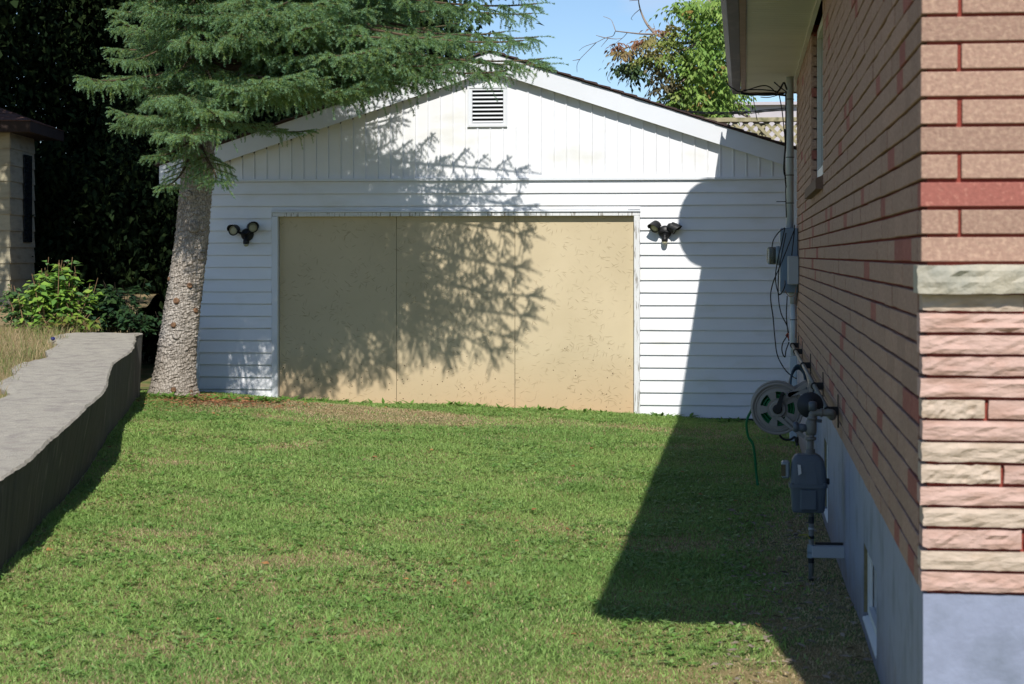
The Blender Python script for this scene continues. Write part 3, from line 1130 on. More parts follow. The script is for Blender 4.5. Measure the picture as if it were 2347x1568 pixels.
# mortar core with the window opening left out, butted pieces
for (y0, y1, z0, z1) in ((HY0 + .012, WY0, FZ, SZ + .05), (WY1, HY1, FZ, SZ + .05), (WY0, WY1, FZ, WZ0)):
    m_.box(cx0, cx0 + .25, y0, y1, z0, z1)
m_.box(cx0 + .25, HX1, HY0 + .012, HY0 + .25, FZ, SZ + .05)
m_.box(cx0 + .25, HX1, HY1 - .25, HY1, FZ, SZ + .05)
m_.build('mortar', M['mortar'], house)
m_ = MB()
ZG = -0.5
segs = [HY0 + .004, B1[0], B1[1], B2[0], B2[1], HY1]
for a in range(0, 6, 2):
    m_.box(FXF, FXF + .3, segs[a], segs[a + 1], ZG, FZ - .001)
for (y0, y1, z0, z1) in (B1, B2):
    m_.box(FXF, FXF + .3, y0, y1, ZG, z0)
    m_.box(FXF, FXF + .3, y0, y1, z1, FZ - .001)
m_.box(FXF + .3, HX1, HY0 + .004, HY0 + .3, ZG, FZ - .001)
m_.box(FXF + .3, HX1, HY1 - .3, HY1, ZG, FZ - .001)
m_.build('foundation', M['found_paint'], house)

CP = 0.0743
BL = 0.315
LEDGE0 = at(2120, 672, Y=HY0).z
LEDGE1 = at(2120, 605, Y=HY0).z
ZOFF = (LEDGE1 + .002 - FZ) % CP
ncourse = int((SZ - FZ) / CP) + 2
bricks = []                                    # (priority, kind, box)
rb = random.Random(5)
red_at = {(1, 3), (4, 0), (7, 1), (10, 6), (13, 2), (15, 5), (17, 3), (20, 2), (21, 6), (23, 1), (25, 4), (27, 3), (29, 5)}
for c in range(ncourse):
    z0 = FZ + ZOFF - CP + c * CP + .0045
    z1 = min(z0 + CP - .009, SZ + .04)
    z0 = max(z0, FZ + .002)
    if z1 - z0 < .012:
        continue
    y = HY0 + .1035
    k = 0
    first = .11 if c % 2 else 0
    while y < HY1 - .02:
        ln = BL * rb.choice((0.98, 1.0, 1.02, 1.0, 0.7)) - first
        first = 0
        y1 = min(y + ln - .003, HY1)
        red = rb.random() < 0.035 or (c, k) in red_at
        for (ya, yb) in ([(y, y1)] if (y1 <= WY0 or y >= WY1 or z1 <= WZ0 + .01) else [(y, min(y1, WY0))] * (y < WY0) + [(max(y, WY1), y1)] * (y1 > WY1)):
            if yb - ya > .02:
                bricks.append((ya, 'red' if red else 'brick', (WX + rb.uniform(-.002, .002), WX + .1, ya, yb, z0 + rb.uniform(-.001, .001), z1 + rb.uniform(-.001, .001))))
        y += ln
        k += 1
bricks.sort(key=lambda q: q[0])
# front face: upper bricks
fb = []
zt = LEDGE1 + .002
c = 0
while zt < SZ:
    z0, z1 = zt + .0045, zt + CP - .0045
    cuts = [WX + .1005, WX + .1005 + .102] if False else None
    x = WX + .102 if c % 2 == 0 else WX
    xs_ = [WX] if c % 2 == 1 else [WX]
    if c % 2 == 1:
        fb.append((0, 'brick', (WX + rb.uniform(-.001, .002), WX + .098 + rb.uniform(-.003, .002), HY0 - rb.uniform(0, .0015), HY0 + .1, z0 + rb.uniform(-.0008, .0008), z1 + rb.uniform(-.0008, .0008))))
        x = WX + .108
    else:
        x = WX
    while x < WX + 2.2:
        ln = BL
        if x < WX + 1.3:
            fb.append((0, 'red' if (c == 2 and x < WX + .1) else 'brick', (x + rb.uniform(-.001, .002), x + ln - .010, HY0 - rb.uniform(0, .0015), HY0 + .1, z0 + rb.uniform(-.0008, .0008), z1 + rb.uniform(-.0008, .0008))))
        x += ln
    zt += CP
    c += 1
NFRONT = len(fb)
allb = fb + bricks
MAXB = 296
rest = {'brick': MB(), 'red': MB()}
cache = {}
for i, (pr, kind, (x0, x1, y0, y1, z0, z1)) in enumerate(allb):
    mk = M['brick_red'] if kind == 'red' else M['brick']
    if i < MAXB:
        key = (kind, round(x1 - x0, 3), round(y1 - y0, 3), round(z1 - z0, 3))
        if key not in cache:
            cache[key] = MB().bevbox(0, x1 - x0, 0, y1 - y0, 0, z1 - z0, .0022).mesh('brick', mk)
        link('brick', cache[key], house, (x0, y0, z0))
    else:
        rest[kind].bevbox(x0, x1, y0, y1, z0, z1, .002)
tag(rest['brick'].build('brick_courses', M['brick'], house), kind='stuff')
tag(rest['red'].build('red_brick_courses', M['brick_red'], house), kind='stuff')


# split stones: rock faced boxes
def rock_box(x0, x1, y0, y1, z0, z1, m, name, seed, rough=.0075, nx=16, nz=4, left=True):
    r_ = np.random.default_rng(seed)
    V, F = [], []
    n1, n2 = nx + 1, nz + 1
    disp = r_.normal(0, 1, (n2, n1))
    big = r_.normal(0, 1, (n2, 5))
    for j in range(n2):
        for i in range(n1):
            u, v = i / nx, j / nz
            edge = min(1, 4 * min(u, 1 - u) * (x1 - x0) / .08, 1) * min(1, 3.2 * min(v, 1 - v) + .25)
            bb = float(np.interp(u * 4, range(5), big[j]))
            d = rough * (0.55 + .28 * disp[j, i] + .3 * bb) * edge
            V.append((x0 + (x1 - x0) * u + (r_.normal(0, .0012) if i == 0 else 0), y0 - d, z0 + (z1 - z0) * v + (r_.normal(0, .0012) if j in (0, nz) else 0)))
    for j in range(nz):
        for i in range(nx):
            a = j * n1 + i
            F.append((a, a + 1, a + n1 + 1, a + n1))
    o = len(V)
    back = [(x0, y1, z0), (x1, y1, z0), (x1, y1, z1), (x0, y1, z1)]
    V += back
    F.append(tuple([o + 0] + [i for i in range(n1)][::1] + [o + 1])[::-1])
    F.append(tuple([o + 3] + [nz * n1 + i for i in range(n1)] + [o + 2]))
    F.append(tuple([o + 0] + [j * n1 for j in range(n2)] + [o + 3]))
    F.append(tuple([o + 1] + [j * n1 + nx for j in range(n2)] + [o + 2])[::-1])
    return MB().add(V, F).build(name, m, house)


rock_box(WX - .012, WX + .70, HY0 - .040, HY0 + .1, LEDGE0, LEDGE1 - .003, M['stone_grey'], 'ledge_stone', 11, .012, 26, 5)
zb = at(2120, 712, Y=HY0).z
rock_box(WX + .004, WX + .272, HY0 - .002, HY0 + .1, zb, LEDGE0 - .004, M['stone_cream'], 'stone', 12, .004)
rock_box(WX + .280, WX + .7, HY0 - .002, HY0 + .1, zb, LEDGE0 - .004, M['stone_pink'], 'stone', 13, .004)
ztop = at(2120, 716, Y=HY0).z
zbot = FZ + .003
ns = 13
sp = (ztop - zbot) / ns
joints = {4: .173, 7: .215, 10: .270, 1: .42, 2: .36, 6: .40, 9: .48, 12: .38}
kinds = ['p', 'p', 'p', 'p', 'c', 'p', 'c', 'c', 'p', 'c', 'p', 'c', 'p']
for r in range(ns):
    z1 = ztop - r * sp - .004
    z0 = ztop - (r + 1) * sp + .006
    jx = joints.get(r, .55)
    mk = M['stone_pink'] if kinds[r] == 'p' else M['stone_cream']
    mk2 = M['stone_cream'] if (kinds[r] == 'p' and r % 3) else M['stone_pink']
    ox = rb.uniform(-.004, .006)
    rock_box(WX + ox, WX + jx - .005, HY0 - .006, HY0 + .1, z0, z1, mk, 'stone', 20 + r)
    rock_box(WX + jx + .005, WX + .75, HY0 - .006, HY0 + .1, z0, z1, mk2, 'stone', 50 + r)

# upper window
win = MB()
fx = WX + .042
win.box(fx, fx + .06, WY1 - .075, WY1 - .002, WZ0 + .06, SZ - .002)
win.box(fx, fx + .06, WY0 + .002, WY0 + .075, WZ0 + .06, SZ - .002)
win.box(fx, fx + .06, WY0 + .076, WY1 - .076, WZ0 + .06, WZ0 + .12)
win.box(fx, fx + .06, WY0 + .076, WY1 - .076, SZ - .06, SZ - .002)
win.box(fx + .005, fx + .05, (WY0 + WY1) / 2 - .03, (WY0 + WY1) / 2 + .03, WZ0 + .121, SZ - .061)
wo = win.build('window', M['frame_white'], house)
MB().box(fx + .025, fx + .032, WY0 + .07, WY1 - .07, WZ0 + .11, SZ - .05).build('pane', M['glass'], wo)
MB().prism([(WX - .045, WY0 - .06, WZ0 - .075), (WX - .045, WY0 - .06, WZ0 - .01), (fx + .06, WY0 - .06, WZ0 + .05), (fx + .06, WY0 - .06, WZ0 - .075)], (0, WY1 - WY0 + .12, 0)).build('window_sill', M['sill_brown'], house)
# brick reveal at the far side of the window
for c in range(15):
    z0 = WZ0 + .06 + c * CP
    MB().bevbox(WX + .003, fx - .002, WY1 - .004, WY1 + .05, z0, min(z0 + CP - .01, SZ - .002), .003).build('reveal_brick', M['brick'] if c % 6 != 2 else M['brick_red'], house)
# basement windows
for (y0, y1, z0, z1) in (B1, B2):
    f = FXF + .016
    w_ = MB()
    t = .03
    w_.box(f, f + .05, y1 - t - .02, y1 - .002, z0 + .03, z1 - .002)
    w_.box(f, f + .05, y0 + .002, y0 + t, z0 + .03, z1 - .002)
    w_.box(f, f + .05, y0 + t, y1 - t - .021, z0 + .03, z0 + .03 + t)
    w_.box(f, f + .05, y0 + t, y1 - t - .021, z1 - .002 - t, z1 - .002)
    w_.box(f + .012, f + .018, y1 - t - .026, y1 - t - .0205, z0 + .03, z1 - .004)
    w_.box(f + .030, f + .034, y1 - t - .024, y1 - t - .0205, z0 + .03, z1 - .004)
    o = w_.build('basement_window', M['frame_white'], house)
    MB().box(f + .02, f + .028, y0 + t - .01, y1 - t, z0 + .05, z1 - .02).build('pane', M['glass'], o)
    MB().box(FXF + .002, f - .001, y1 - .006, y1 - .001, z0 + .03, z1 - .004).build('caulk_strip', M['frame_green'], o)
    MB().prism([(FXF - .004, y0 + .004, z0 + .002), (FXF - .004, y0 + .004, z0 + .012), (f + .05, y0 + .004, z0 + .03), (f + .05, y0 + .004, z0 + .002)], (0, y1 - y0 - .008, 0)).build('basement_sill', M['frame_white'], o)

# soffit, fascia, gutter, roof
RY0, RY1 = 5.07, 19.4
ymax = RY1
sl = 0.4
y = RY0
base_panel = None
pid = 0
while y < RY1 - .02:
    ye = min(y + sl, RY1)
    key = round(ye - y, 3)
    if base_panel is None or base_panel[0] != key:
        m_ = MB()
        V, F = [], []
        pro = []
        w4 = key / 4
        for q in range(4):
            o_ = q * w4
            dep = .019 if q == 3 else .008
            pro += [(o_, 0), (o_ + w4 - .012, 0), (o_ + w4 - .009, dep), (o_ + w4 - .004, dep)]
        pro.append((key, 0))
        n = len(pro)
        for (xx) in (.012, WX - .002):
            for (yy, dz) in pro:
                V.append((xx, yy, dz))
        for q in range(n - 1):
            F.append((q, q + n, q + 1 + n, q + 1))
        o = len(V)
        V += [(.012, 0, .02), (WX - .002, 0, .02), (WX - .002, key, .02), (.012, key, .02)]
        F.append((o, o + 1, o + 2, o + 3))
        m_.add(V, F)
        base_panel = (key, m_.mesh('soffit_panel', M['soffit_vinyl']))
    link('soffit_panel', base_panel[1], house, (0, y, SZ))
    y += sl
# soffit over the back end beyond the wall
m_ = MB()
m_.box(WX - .001, HX1, HY1, RY1, SZ + .002, SZ + .02)
m_.build('rear_soffit', M['soffit_vinyl'], house)
MB().box(WX - .03, WX - .002, HY0, HY1, SZ - .022, SZ - .002).build('soffit_trim', M['soffit_vinyl'], house)
m_ = MB()
m_.box(-.033, .011, RY0, RY1, SZ - .012, SZ + .13)
m_.box(-.033, HX1, RY1, RY1 + .03, SZ - .012, SZ + .13)
m_.box(-.033, HX1, RY0 - .03, RY0, SZ - .012, SZ + .13)
m_.build('fascia', M['fascia_pink'], house)
gp_ = [(-.036, SZ + .115), (-.036, SZ - .012), (-.112, SZ - .016), (-.122, SZ + .02), (-.142, SZ + .05), (-.155, SZ + .075), (-.158, SZ + .118), (-.148, SZ + .118), (-.146, SZ + .08), (-.112, SZ + .03), (-.104, SZ - .008), (-.044, SZ - .004), (-.044, SZ + .115)]
MB().prism([(px_, RY0 - .005, pz_) for px_, pz_ in gp_], (0, RY1 - RY0 + .02, 0)).build('gutter', M['gutter'], house)
# hip roof
ez = SZ + .13
rise = 1.7
xm = (HX1 + .5 - .08) / 2
V = [(-.10, RY0 - .05, ez), (HX1 + .5, RY0 - .05, ez), (HX1 + .5, RY1 + .05, ez), (-.10, RY1 + .05, ez), (xm, RY0 + 4.6, ez + rise), (xm, RY1 - 4.6, ez + rise)]
V += [(a, b_, c_ + .03) for a, b_, c_ in V]
F = [(0, 4, 1), (1, 4, 5, 2), (2, 5, 3), (3, 5, 4, 0), (6, 7, 10), (7, 8, 11, 10), (8, 9, 11), (9, 6, 10, 11), (0, 1, 7, 6), (1, 2, 8, 7), (2, 3, 9, 8), (3, 0, 6, 9)]
MB().add(V, F).build('roof', M['shingle'], house)
MB().box(HX1 - .25, HX1, HY0 + .3, HY1 - .3, ZG, SZ + .05).build('far_wall', M['brick'], house)

# satellite dish on the eave
dish = thing('satellite_dish', 'pale satellite dish above the brown gutter of the brick house', 'satellite dish')
dc = Vector((-.027, 17.63, 4.16))
nd = Vector((0.10, -1, .25)).normalized()
u = nd.orthogonal().normalized()
prof = [(-.055 + .055 * (r / .34) ** 2, r) for r in np.linspace(.01, .35, 9)]
V, F = [], []
ax1 = Vector((0, 0, 1)) - nd * nd.z
ax1.normalize()
ax2 = nd.cross(ax1)
for lay in (0, 1):
    for (h, r) in prof:
        for k in range(32):
            a = 2 * math.pi * k / 32
            V.append(dc + nd * (h - lay * .006) + (ax1 * 1.06 * math.cos(a) + ax2 * .84 * math.sin(a)) * r)
np_ = len(prof)
for lay in (0, 1):
    o = lay * np_ * 32
    for i in range(np_ - 1):
        for k in range(32):
            q = (o + i * 32 + k, o + i * 32 + (k + 1) % 32, o + (i + 1) * 32 + (k + 1) % 32, o + (i + 1) * 32 + k)
            F.append(q if lay == 0 else q[::-1])
for k in range(32):
    a0 = (np_ - 1) * 32
    F.append((a0 + k, a0 + (k + 1) % 32, a0 + np_ * 32 + (k + 1) % 32, a0 + np_ * 32 + k))
MB().add(V, F).build('reflector', M['dish'], dish, True)
MB().tube([dc - nd * .06, dc - nd * .15 + Vector((.02, 0, -.1)), Vector((.12, 17.9, ez + .50)), Vector((.2, 17.9, ez + .07))], .022, 10).build('mast', M['galv'], dish)
MB().tube([dc + Vector((.0, -.02, -.36)), dc + nd * .42 + Vector((0, 0, -.25))], .012, 8).build('feed_arm', M['galv'], dish)
MB().lathe(dc + nd * .42 + Vector((0, 0, -.24)), -nd, [(0, .035), (.08, .03), (.1, .02)], 14).build('receiver', M['light_grey'], dish)

# ------------------------------------------------------------------ service mast, meter, cables, gas
mast = thing('service_mast', 'pale grey electric service conduit rising up the far house corner through the soffit', 'conduit')
mx, my = .405, 17.75
MB().tube([(mx, my, SZ + .5), (mx, my, 1.76)], .033, 16).build('upper_conduit', M['pvc'], mast, True)
MB().tube([(mx + .03, my - .1, 1.12), (mx + .032, my - .1, .66)], .028, 16).build('lower_conduit', M['pvc'], mast, True)
MB().bevbox(mx - .005, mx + .06, my - .14, my - .06, -.1, .655, .006).build('cover_channel', M['pvc'], mast)
MB().lathe((mx + .03, my - .1, 1.28), (0, 0, -1), [(0, .05), (.05, .05), (.1, .036), (.16, .033)], 18).build('conduit_hub', M['light_grey'], mast, True)
for z in (2.95, 2.43, 2.27, 2.02, 1.13, .98):
    MB().torus((mx if z > 1.5 else mx + .03, my if z > 1.5 else my - .1, z), (0, 0, 1), .034 if z > 1.5 else .029, .004, 18, 6).build('strap', M['cable'], mast)
MB().box(mx - .12, mx - .035, my - .002, my + .004, 2.03, 2.037).build('stub_wire', M['cable'], mast)

em = thing('electric_meter', 'grey electric meter box with round glass meter on the far house wall', 'electric meter')
e0 = at(1789, 523, Y=17.6)
e1 = at(1823, 671, Y=17.6)
MB().bevbox(e0.x, WX - .004, 17.55, 17.95, e1.z, e0.z, .006).build('meter_box', M['meter_box'], em)
MB().box(e0.x - .006, e0.x - .0005, 17.56, 17.94, e1.z + .01, e0.z - .01).build('box_cover', M['light_grey'], em)
c0 = Vector((e0.x - .006, 17.75, at(1780, 586, Y=17.6).z))
MB().lathe(c0, (-1, 0, 0), [(0, .086), (.03, .088), (.034, .082)], 28).build('meter_ring', M['galv'], em, True)
MB().lathe(c0 + Vector((-.036, 0, 0)), (-1, 0, 0), [(0, .070), (.05, .070), (.052, .001)], 24).build('meter_dial', M['dark_grey'], em, True)
MB().lathe(c0 + Vector((-.035, 0, 0)), (-1, 0, 0), [(0, .08), (.065, .079), (.076, .07), (.08, .05), (.081, .001)], 28).build('meter_glass', glass_mat('meter_glass', (.85, .88, .78)), em, True)
jb0, jb1 = at(1806, 587, Y=17.3), at(1824, 652, Y=17.3)
MB().bevbox(jb0.x, WX - .004, 17.25, 17.545, jb1.z, jb0.z, .005).build('junction_box', M['light_grey'], em)

# cables, measured on planes just in front of the wall
za = lambda zx, zy: ((2560 + zx * .3827) * .67598, (740 + zy * .3827) * .67598)
zc = lambda zx, zy: ((2400 + zx * .3189) * .67598, (240 + zy * .3189) * .67598)
cables = thing('cable_bundle', 'tangled black cables hanging down the service conduit past the electric meter', 'cables')


def cable(pts, f, Y, r=.0055, m='cable', jitter=.05):
    P = [at(*f(*p), Y=Y + jitter * math.sin(3 * i)) for i, p in enumerate(pts)]
    MB().tube(smooth(P, 6), r, 6).build('cable', M[m], cables, True)


cable([(265, 85), (215, 120), (165, 190), (150, 260)], za, 17.45)
cable([(265, 85), (240, 200), (190, 430), (183, 560), (210, 672), (240, 655), (264, 600), (265, 555)], za, 17.4)
cable([(345, 110), (280, 280), (215, 440), (160, 570), (138, 700), (160, 880), (178, 1080), (200, 1220), (265, 1340), (330, 1400), (365, 1420)], za, 17.2)
cable([(275, 130), (240, 300), (210, 480), (207, 690), (230, 840), (280, 945), (297, 1015)], za, 17.3)
cable([(285, 690), (278, 860), (290, 1000), (300, 1085)], za, 17.35)
cable([(292, 1030), (245, 1110), (240, 1180), (264, 1230), (275, 1170), (300, 1100)], za, 17.3)
cable([(350, 60), (345, 150), (325, 330)], za, 17.2)
cable([(265, 640), (300, 690), (350, 680), (365, 610)], za, 17.2, .004, 'cable_pink')
cable([(350, 700), (362, 900), (358, 1060)], za, 17.3, .004, 'cable_pink')
cable([(190, 80), (215, 150), (270, 190), (350, 222), (560, 163), (650, 170), (730, 238)], zc, 17.5)
cable([(380, 205), (550, 200), (730, 218)], zc, 17.5)
cable([(350, 240), (480, 255), (640, 245), (830, 262)], zc, 17.5, .011)
cable([(345, 225), (450, 250), (640, 262), (840, 235)], zc, 17.6, .006)
cable([(560, 280), (640, 285), (740, 262)], zc, 17.5, .004)
cable([(730, 240), (770, 190), (810, 128), (840, 200)], zc, 17.4, .009)
cable([(706, 120), (760, 170), (835, 225)], zc, 17.4, .006)
cable([(760, 262), (785, 400), (800, 520), (822, 780), (812, 1000), (830, 1180), (828, 1300), (836, 1560)], zc, 17.6)
cable([(828, 240), (830, 500), (828, 800), (818, 900), (815, 1050), (832, 1240)], zc, 17.6, .007)
cable([(815, 620), (826, 700), (822, 800), (806, 1050), (830, 1150)], zc, 17.55, .006)
cable([(480, 262), (500, 400), (525, 530)], zc, 18.6, .004)
MB().prism([at(*za(268, 1040), Y=17.3), at(*za(298, 1005), Y=17.3), at(*za(303, 1075), Y=17.3)], (0, .02, 0)).build('tag', M['red'], cables)

drop = thing('overhead_wire', 'twisted black overhead service wire crossing behind the garage roof to the house', 'wire')
W0, W1 = at(2000 * .676, 330 * .676, Y=42), at(1806, 248, Y=17.8)
W0 = Vector((-22, 46, 5.6))
mid = at(1500, 233, Y=24)
for k in range(3):
    P = []
    for i in range(60):
        t = i / 59
        p = W1.lerp(at(1460, 231, Y=27.5), t) + Vector((0, 0, -.10 * 4 * t * (1 - t)))
        a = t * 16 + k * 2.09
        P.append(p + Vector((0, math.cos(a) * .010, math.sin(a) * .010)))
    MB().tube(P, .0055, 5).build('strand', M['cable'], drop)

gp2 = thing('gas_pipe', 'thin grey gas pipe held off the brick wall on black brackets', 'pipe')
px_, pz_ = WX - .055, .765
MB().tube([(px_, 17.6, pz_), (px_, 9.68, pz_)], .0135, 12).build('pipe_run', M['pipe_grey'], gp2, True)
for y in (17.35, 16.25, 14.2, 11.95, 10.04):
    m_ = MB()
    m_.bevbox(WX - .008, WX - .0015, y - .012, y + .012, pz_ - .085, pz_ + .085, .002)
    m_.box(px_ + .012, WX - .008, y - .010, y + .010, pz_ - .022, pz_ + .022)
    m_.torus((px_, y, pz_), (0, 1, 0), .018, .006, 16, 6)
    m_.build('bracket', M['black_plastic'], gp2)

# gas meter: measured on the plane Y = 9.65
MYY = 9.65
zb_ = lambda zx, zy, Y=MYY: at((2480 + zx * .4719) * .67598, (1260 + zy * .4719) * .67598, Y=Y)
gm = thing('gas_meter', 'grey gas meter with regulator on a riser beside the foundation', 'gas meter')
q0, q1 = zb_(418, 1003), zb_(682, 822)
q2 = zb_(560, 592)
cxm = (q0.x + q1.x) / 2


def frustum(mb, rings, n=24):
    """rings: (z, x0, x1, y0, y1, corner) rounded rectangles stacked up."""
    V, F = [], []
    for (z, x0, x1, y0, y1, c) in rings:
        for k in range(n):
            a = 2 * math.pi * (k + .5) / n
            ca, sa = math.cos(a), math.sin(a)
            e = 0.32
            sx = math.copysign(abs(ca) ** e, ca)
            sy = math.copysign(abs(sa) ** e, sa)
            V.append(((x0 + x1) / 2 + sx * (x1 - x0) / 2, (y0 + y1) / 2 + sy * (y1 - y0) / 2, z))
    m = len(rings)
    for i in range(m - 1):
        for k in range(n):
            a, b = i * n + k, i * n + (k + 1) % n
            F.append((a, b, b + n, a + n))
    F.append(tuple(range(n - 1, -1, -1)))
    F.append(tuple(range((m - 1) * n, m * n)))
    mb.add(V, F)


hw = (q1.x - q0.x) / 2
zb0, zb1, zb2 = q0.z, q1.z, q2.z
m_ = MB()
frustum(m_, [(zb0, cxm - hw * .82, cxm + hw * .84, MYY - .055, MYY + .055, 0), (zb0 + .008, cxm - hw * .88, cxm + hw * .9, MYY - .06, MYY + .06, 0), (zb1 - .004, cxm - hw * .98, cxm + hw * .97, MYY - .072, MYY + .072, 0)])
frustum(m_, [(zb1 - .004, cxm - hw * 1.06, cxm + hw * 1.06, MYY - .08, MYY + .08, 0), (zb1 + .012, cxm - hw * 1.06, cxm + hw * 1.06, MYY - .08, MYY + .08, 0)])
zt_ = zb2
frustum(m_, [(zb1 + .012, cxm - hw * .99, cxm + hw * .99, MYY - .074, MYY + .074, 0), (zb1 + (zt_ - zb1) * .5, cxm - hw * .95, cxm + hw * .97, MYY - .070, MYY + .07, 0),
             (zb1 + (zt_ - zb1) * .82, cxm - hw * .88, cxm + hw * .85, MYY - .06, MYY + .06, 0), (zb1 + (zt_ - zb1) * .95, cxm - hw * .75, cxm + hw * .66, MYY - .05, MYY + .05, 0), (zt_, cxm - hw * .6, cxm + hw * .5, MYY - .04, MYY + .04, 0)])
# ribs on the front of both halves
m_.bevbox(cxm - hw * .45, cxm + hw * .48, MYY - .078, MYY - .05, zb0 + .012, zb1 - .008, .008)
m_.prism([(cxm - hw * .18, MYY - .079, zb1 + .013), (cxm + hw * .5, MYY - .079, zb1 + .013), (cxm + hw * .32, MYY - .066, zb2 - .035), (cxm - hw * .02, MYY - .066, zb2 - .035)], (0, .03, 0))
m_.build('meter_body', M['gas_grey'], gm)
for s_ in (-.9, -.45, .45, .9):
    MB().lathe((cxm + hw * s_, MYY - .066, zb1 + .012), (0, 0, 1), [(0, .008), (.008, .008)], 8).build('bolt', M['gas_grey'], gm)
i0, i1 = zb_(358, 760), zb_(418, 640)
MB().bevbox(i0.x, i1.x, MYY - .05, MYY + .04, i0.z, i1.z, .008).build('index_box', M['galv'], gm)
MB().box(i0.x - .002, i0.x + .02, MYY - .054, MYY - .049, i0.z + .012, i1.z - .014).build('index_window', M['glass'], gm)
s0, s1 = zb_(472, 734), zb_(500, 660)
MB().prism([(s0.x + .004, MYY - .081, s0.z), (s1.x, MYY - .081, s0.z + .010), (s1.x - .004, MYY - .081, s1.z), (s0.x, MYY - .081, s1.z + .003)], (0, .002, 0)).build('sticker', M['label_white'], gm)
MB().lathe(zb_(690, 790) + Vector((.0, 0, 0)), (1, 0, 0), [(-.012, .016), (.006, .016), (.010, .012)], 14).build('side_plug', M['dark_grey'], gm)
# piping above
T = lambda a, b_, dy=0.0: zb_(a, b_) + Vector((0, dy, 0))
m_ = MB()
m_.tube([T(566, 612), T(566, 480)], .0165, 14)
m_.lathe(T(566, 602), (0, 0, 1), [(0, .030), (.012, .030), (.012, .024), (.03, .024), (.03, .018)], 6)
m_.lathe(T(570, 492), (0, 0, 1), [(0, .026), (.014, .026)], 8)
m_.lathe(T(572, 455), (0, 0, 1), [(0, .024), (.02, .027), (.06, .027), (.075, .022)], 14)
m_.tube(smooth([T(575, 420), T(578, 330), T(590, 298), T(640, 296), T(700, 297)], 6), .0175, 14)
m_.lathe(T(580, 345), (0, 0, 1), [(0, .025), (.012, .025)], 14)
m_.lathe(T(640, 296), (1, 0, 0), [(0, .022), (.010, .022)], 14)
m_.tube(smooth([T(690, 297), T(722, 298), (px_ + .006, MYY + .03, pz_), (px_, MYY + .1, pz_)], 6), [.018] * 19, 14)
m_.build('pipe_fittings', M['pipe_grey'], gm, True)
m_ = MB()
m_.tube([T(545, 408), T(475, 398)], .019, 14)
m_.lathe(T(478, 398), (-1, 0, 0), [(0, .024), (.012, .026), (.022, .022), (.024, .001)], 14)
m_.tube([T(600, 352), T(650, 356)], .008, 8)
m_.build('valve', M['gas_grey'], gm, True)
rc = zb_(566, 242, 9.9)
m_ = MB()
m_.lathe(rc + Vector((0, .03, 0)), (0, -1, 0), [(0, .040), (.008, .064), (.022, .066), (.030, .061), (.036, .046), (.046, .044), (.05, .032), (.066, .03), (.068, .001)], 32)
m_.build('regulator', M['dark_grey'], gm, True)
m_ = MB()
m_.lathe(T(585, 250), (0, 0, 1), [(-.02, .02), (.02, .02), (.024, .012)], 14)
m_.build('regulator_stem', M['gas_grey'], gm, True)
# riser
gz_r = float(hgt(.33, MYY))
r0 = T(574, 1003)
m_ = MB()
m_.tube([(r0.x, MYY, r0.z + .01), (r0.x - .002, MYY, gz_r - .1)], .0125, 12)
m_.build('riser', M['pipe_grey'], gm, True)
for (a, b2, mm) in ((1180, 1200, 'black_plastic'), (1340, 1375, 'black_plastic'), (1040, 1090, 'dark_grey'), (1490, 1510, 'black_plastic'), (1120, 1135, 'light_grey')):
    p_, q_ = T(572, b2), T(572, a)
    MB().lathe((r0.x - .001, MYY, p_.z), (0, 0, 1), [(0, .0145), (q_.z - p_.z, .0145)], 12).build('band', M[mm], gm)
MB().tube(smooth([T(485, 1175), T(540, 1168, -.02), T(552, 1185, -.02), T(565, 1200, -.02)], 4), .003, 5).build('tie', M['yellow'], gm)
b0, b1 = T(577, 1333), T(818, 1255)
MB().bevbox(b0.x, max(b1.x, FXF - .002), MYY - .03, MYY + .03, b0.z, b1.z, .003).build('stand_off_bracket', M['light_grey'], gm)
MB().lathe((r0.x - .001, MYY, b0.z - .002), (0, 0, 1), [(0, .021), (.02, .019), (.03, .021), (b1.z - b0.z + .008, .018)], 14).build('clamp', M['galv'], gm)
MB().box(r0.x + .02, FXF - .002, MYY + .034, MYY + .042, b1.z - .004, b1.z + .012).build('rear_strap', M['black_plastic'], gm)

# hose reel
hr = thing('hose_reel', 'taupe wall mounted hose reel with green hose behind the gas meter', 'hose reel')
HRY = 13.8
zh = lambda zx, zy: zb_(zx, zy, HRY)
hc = zh(330, 268)
RR = (zh(510, 268) - zh(150, 268)).length / 2


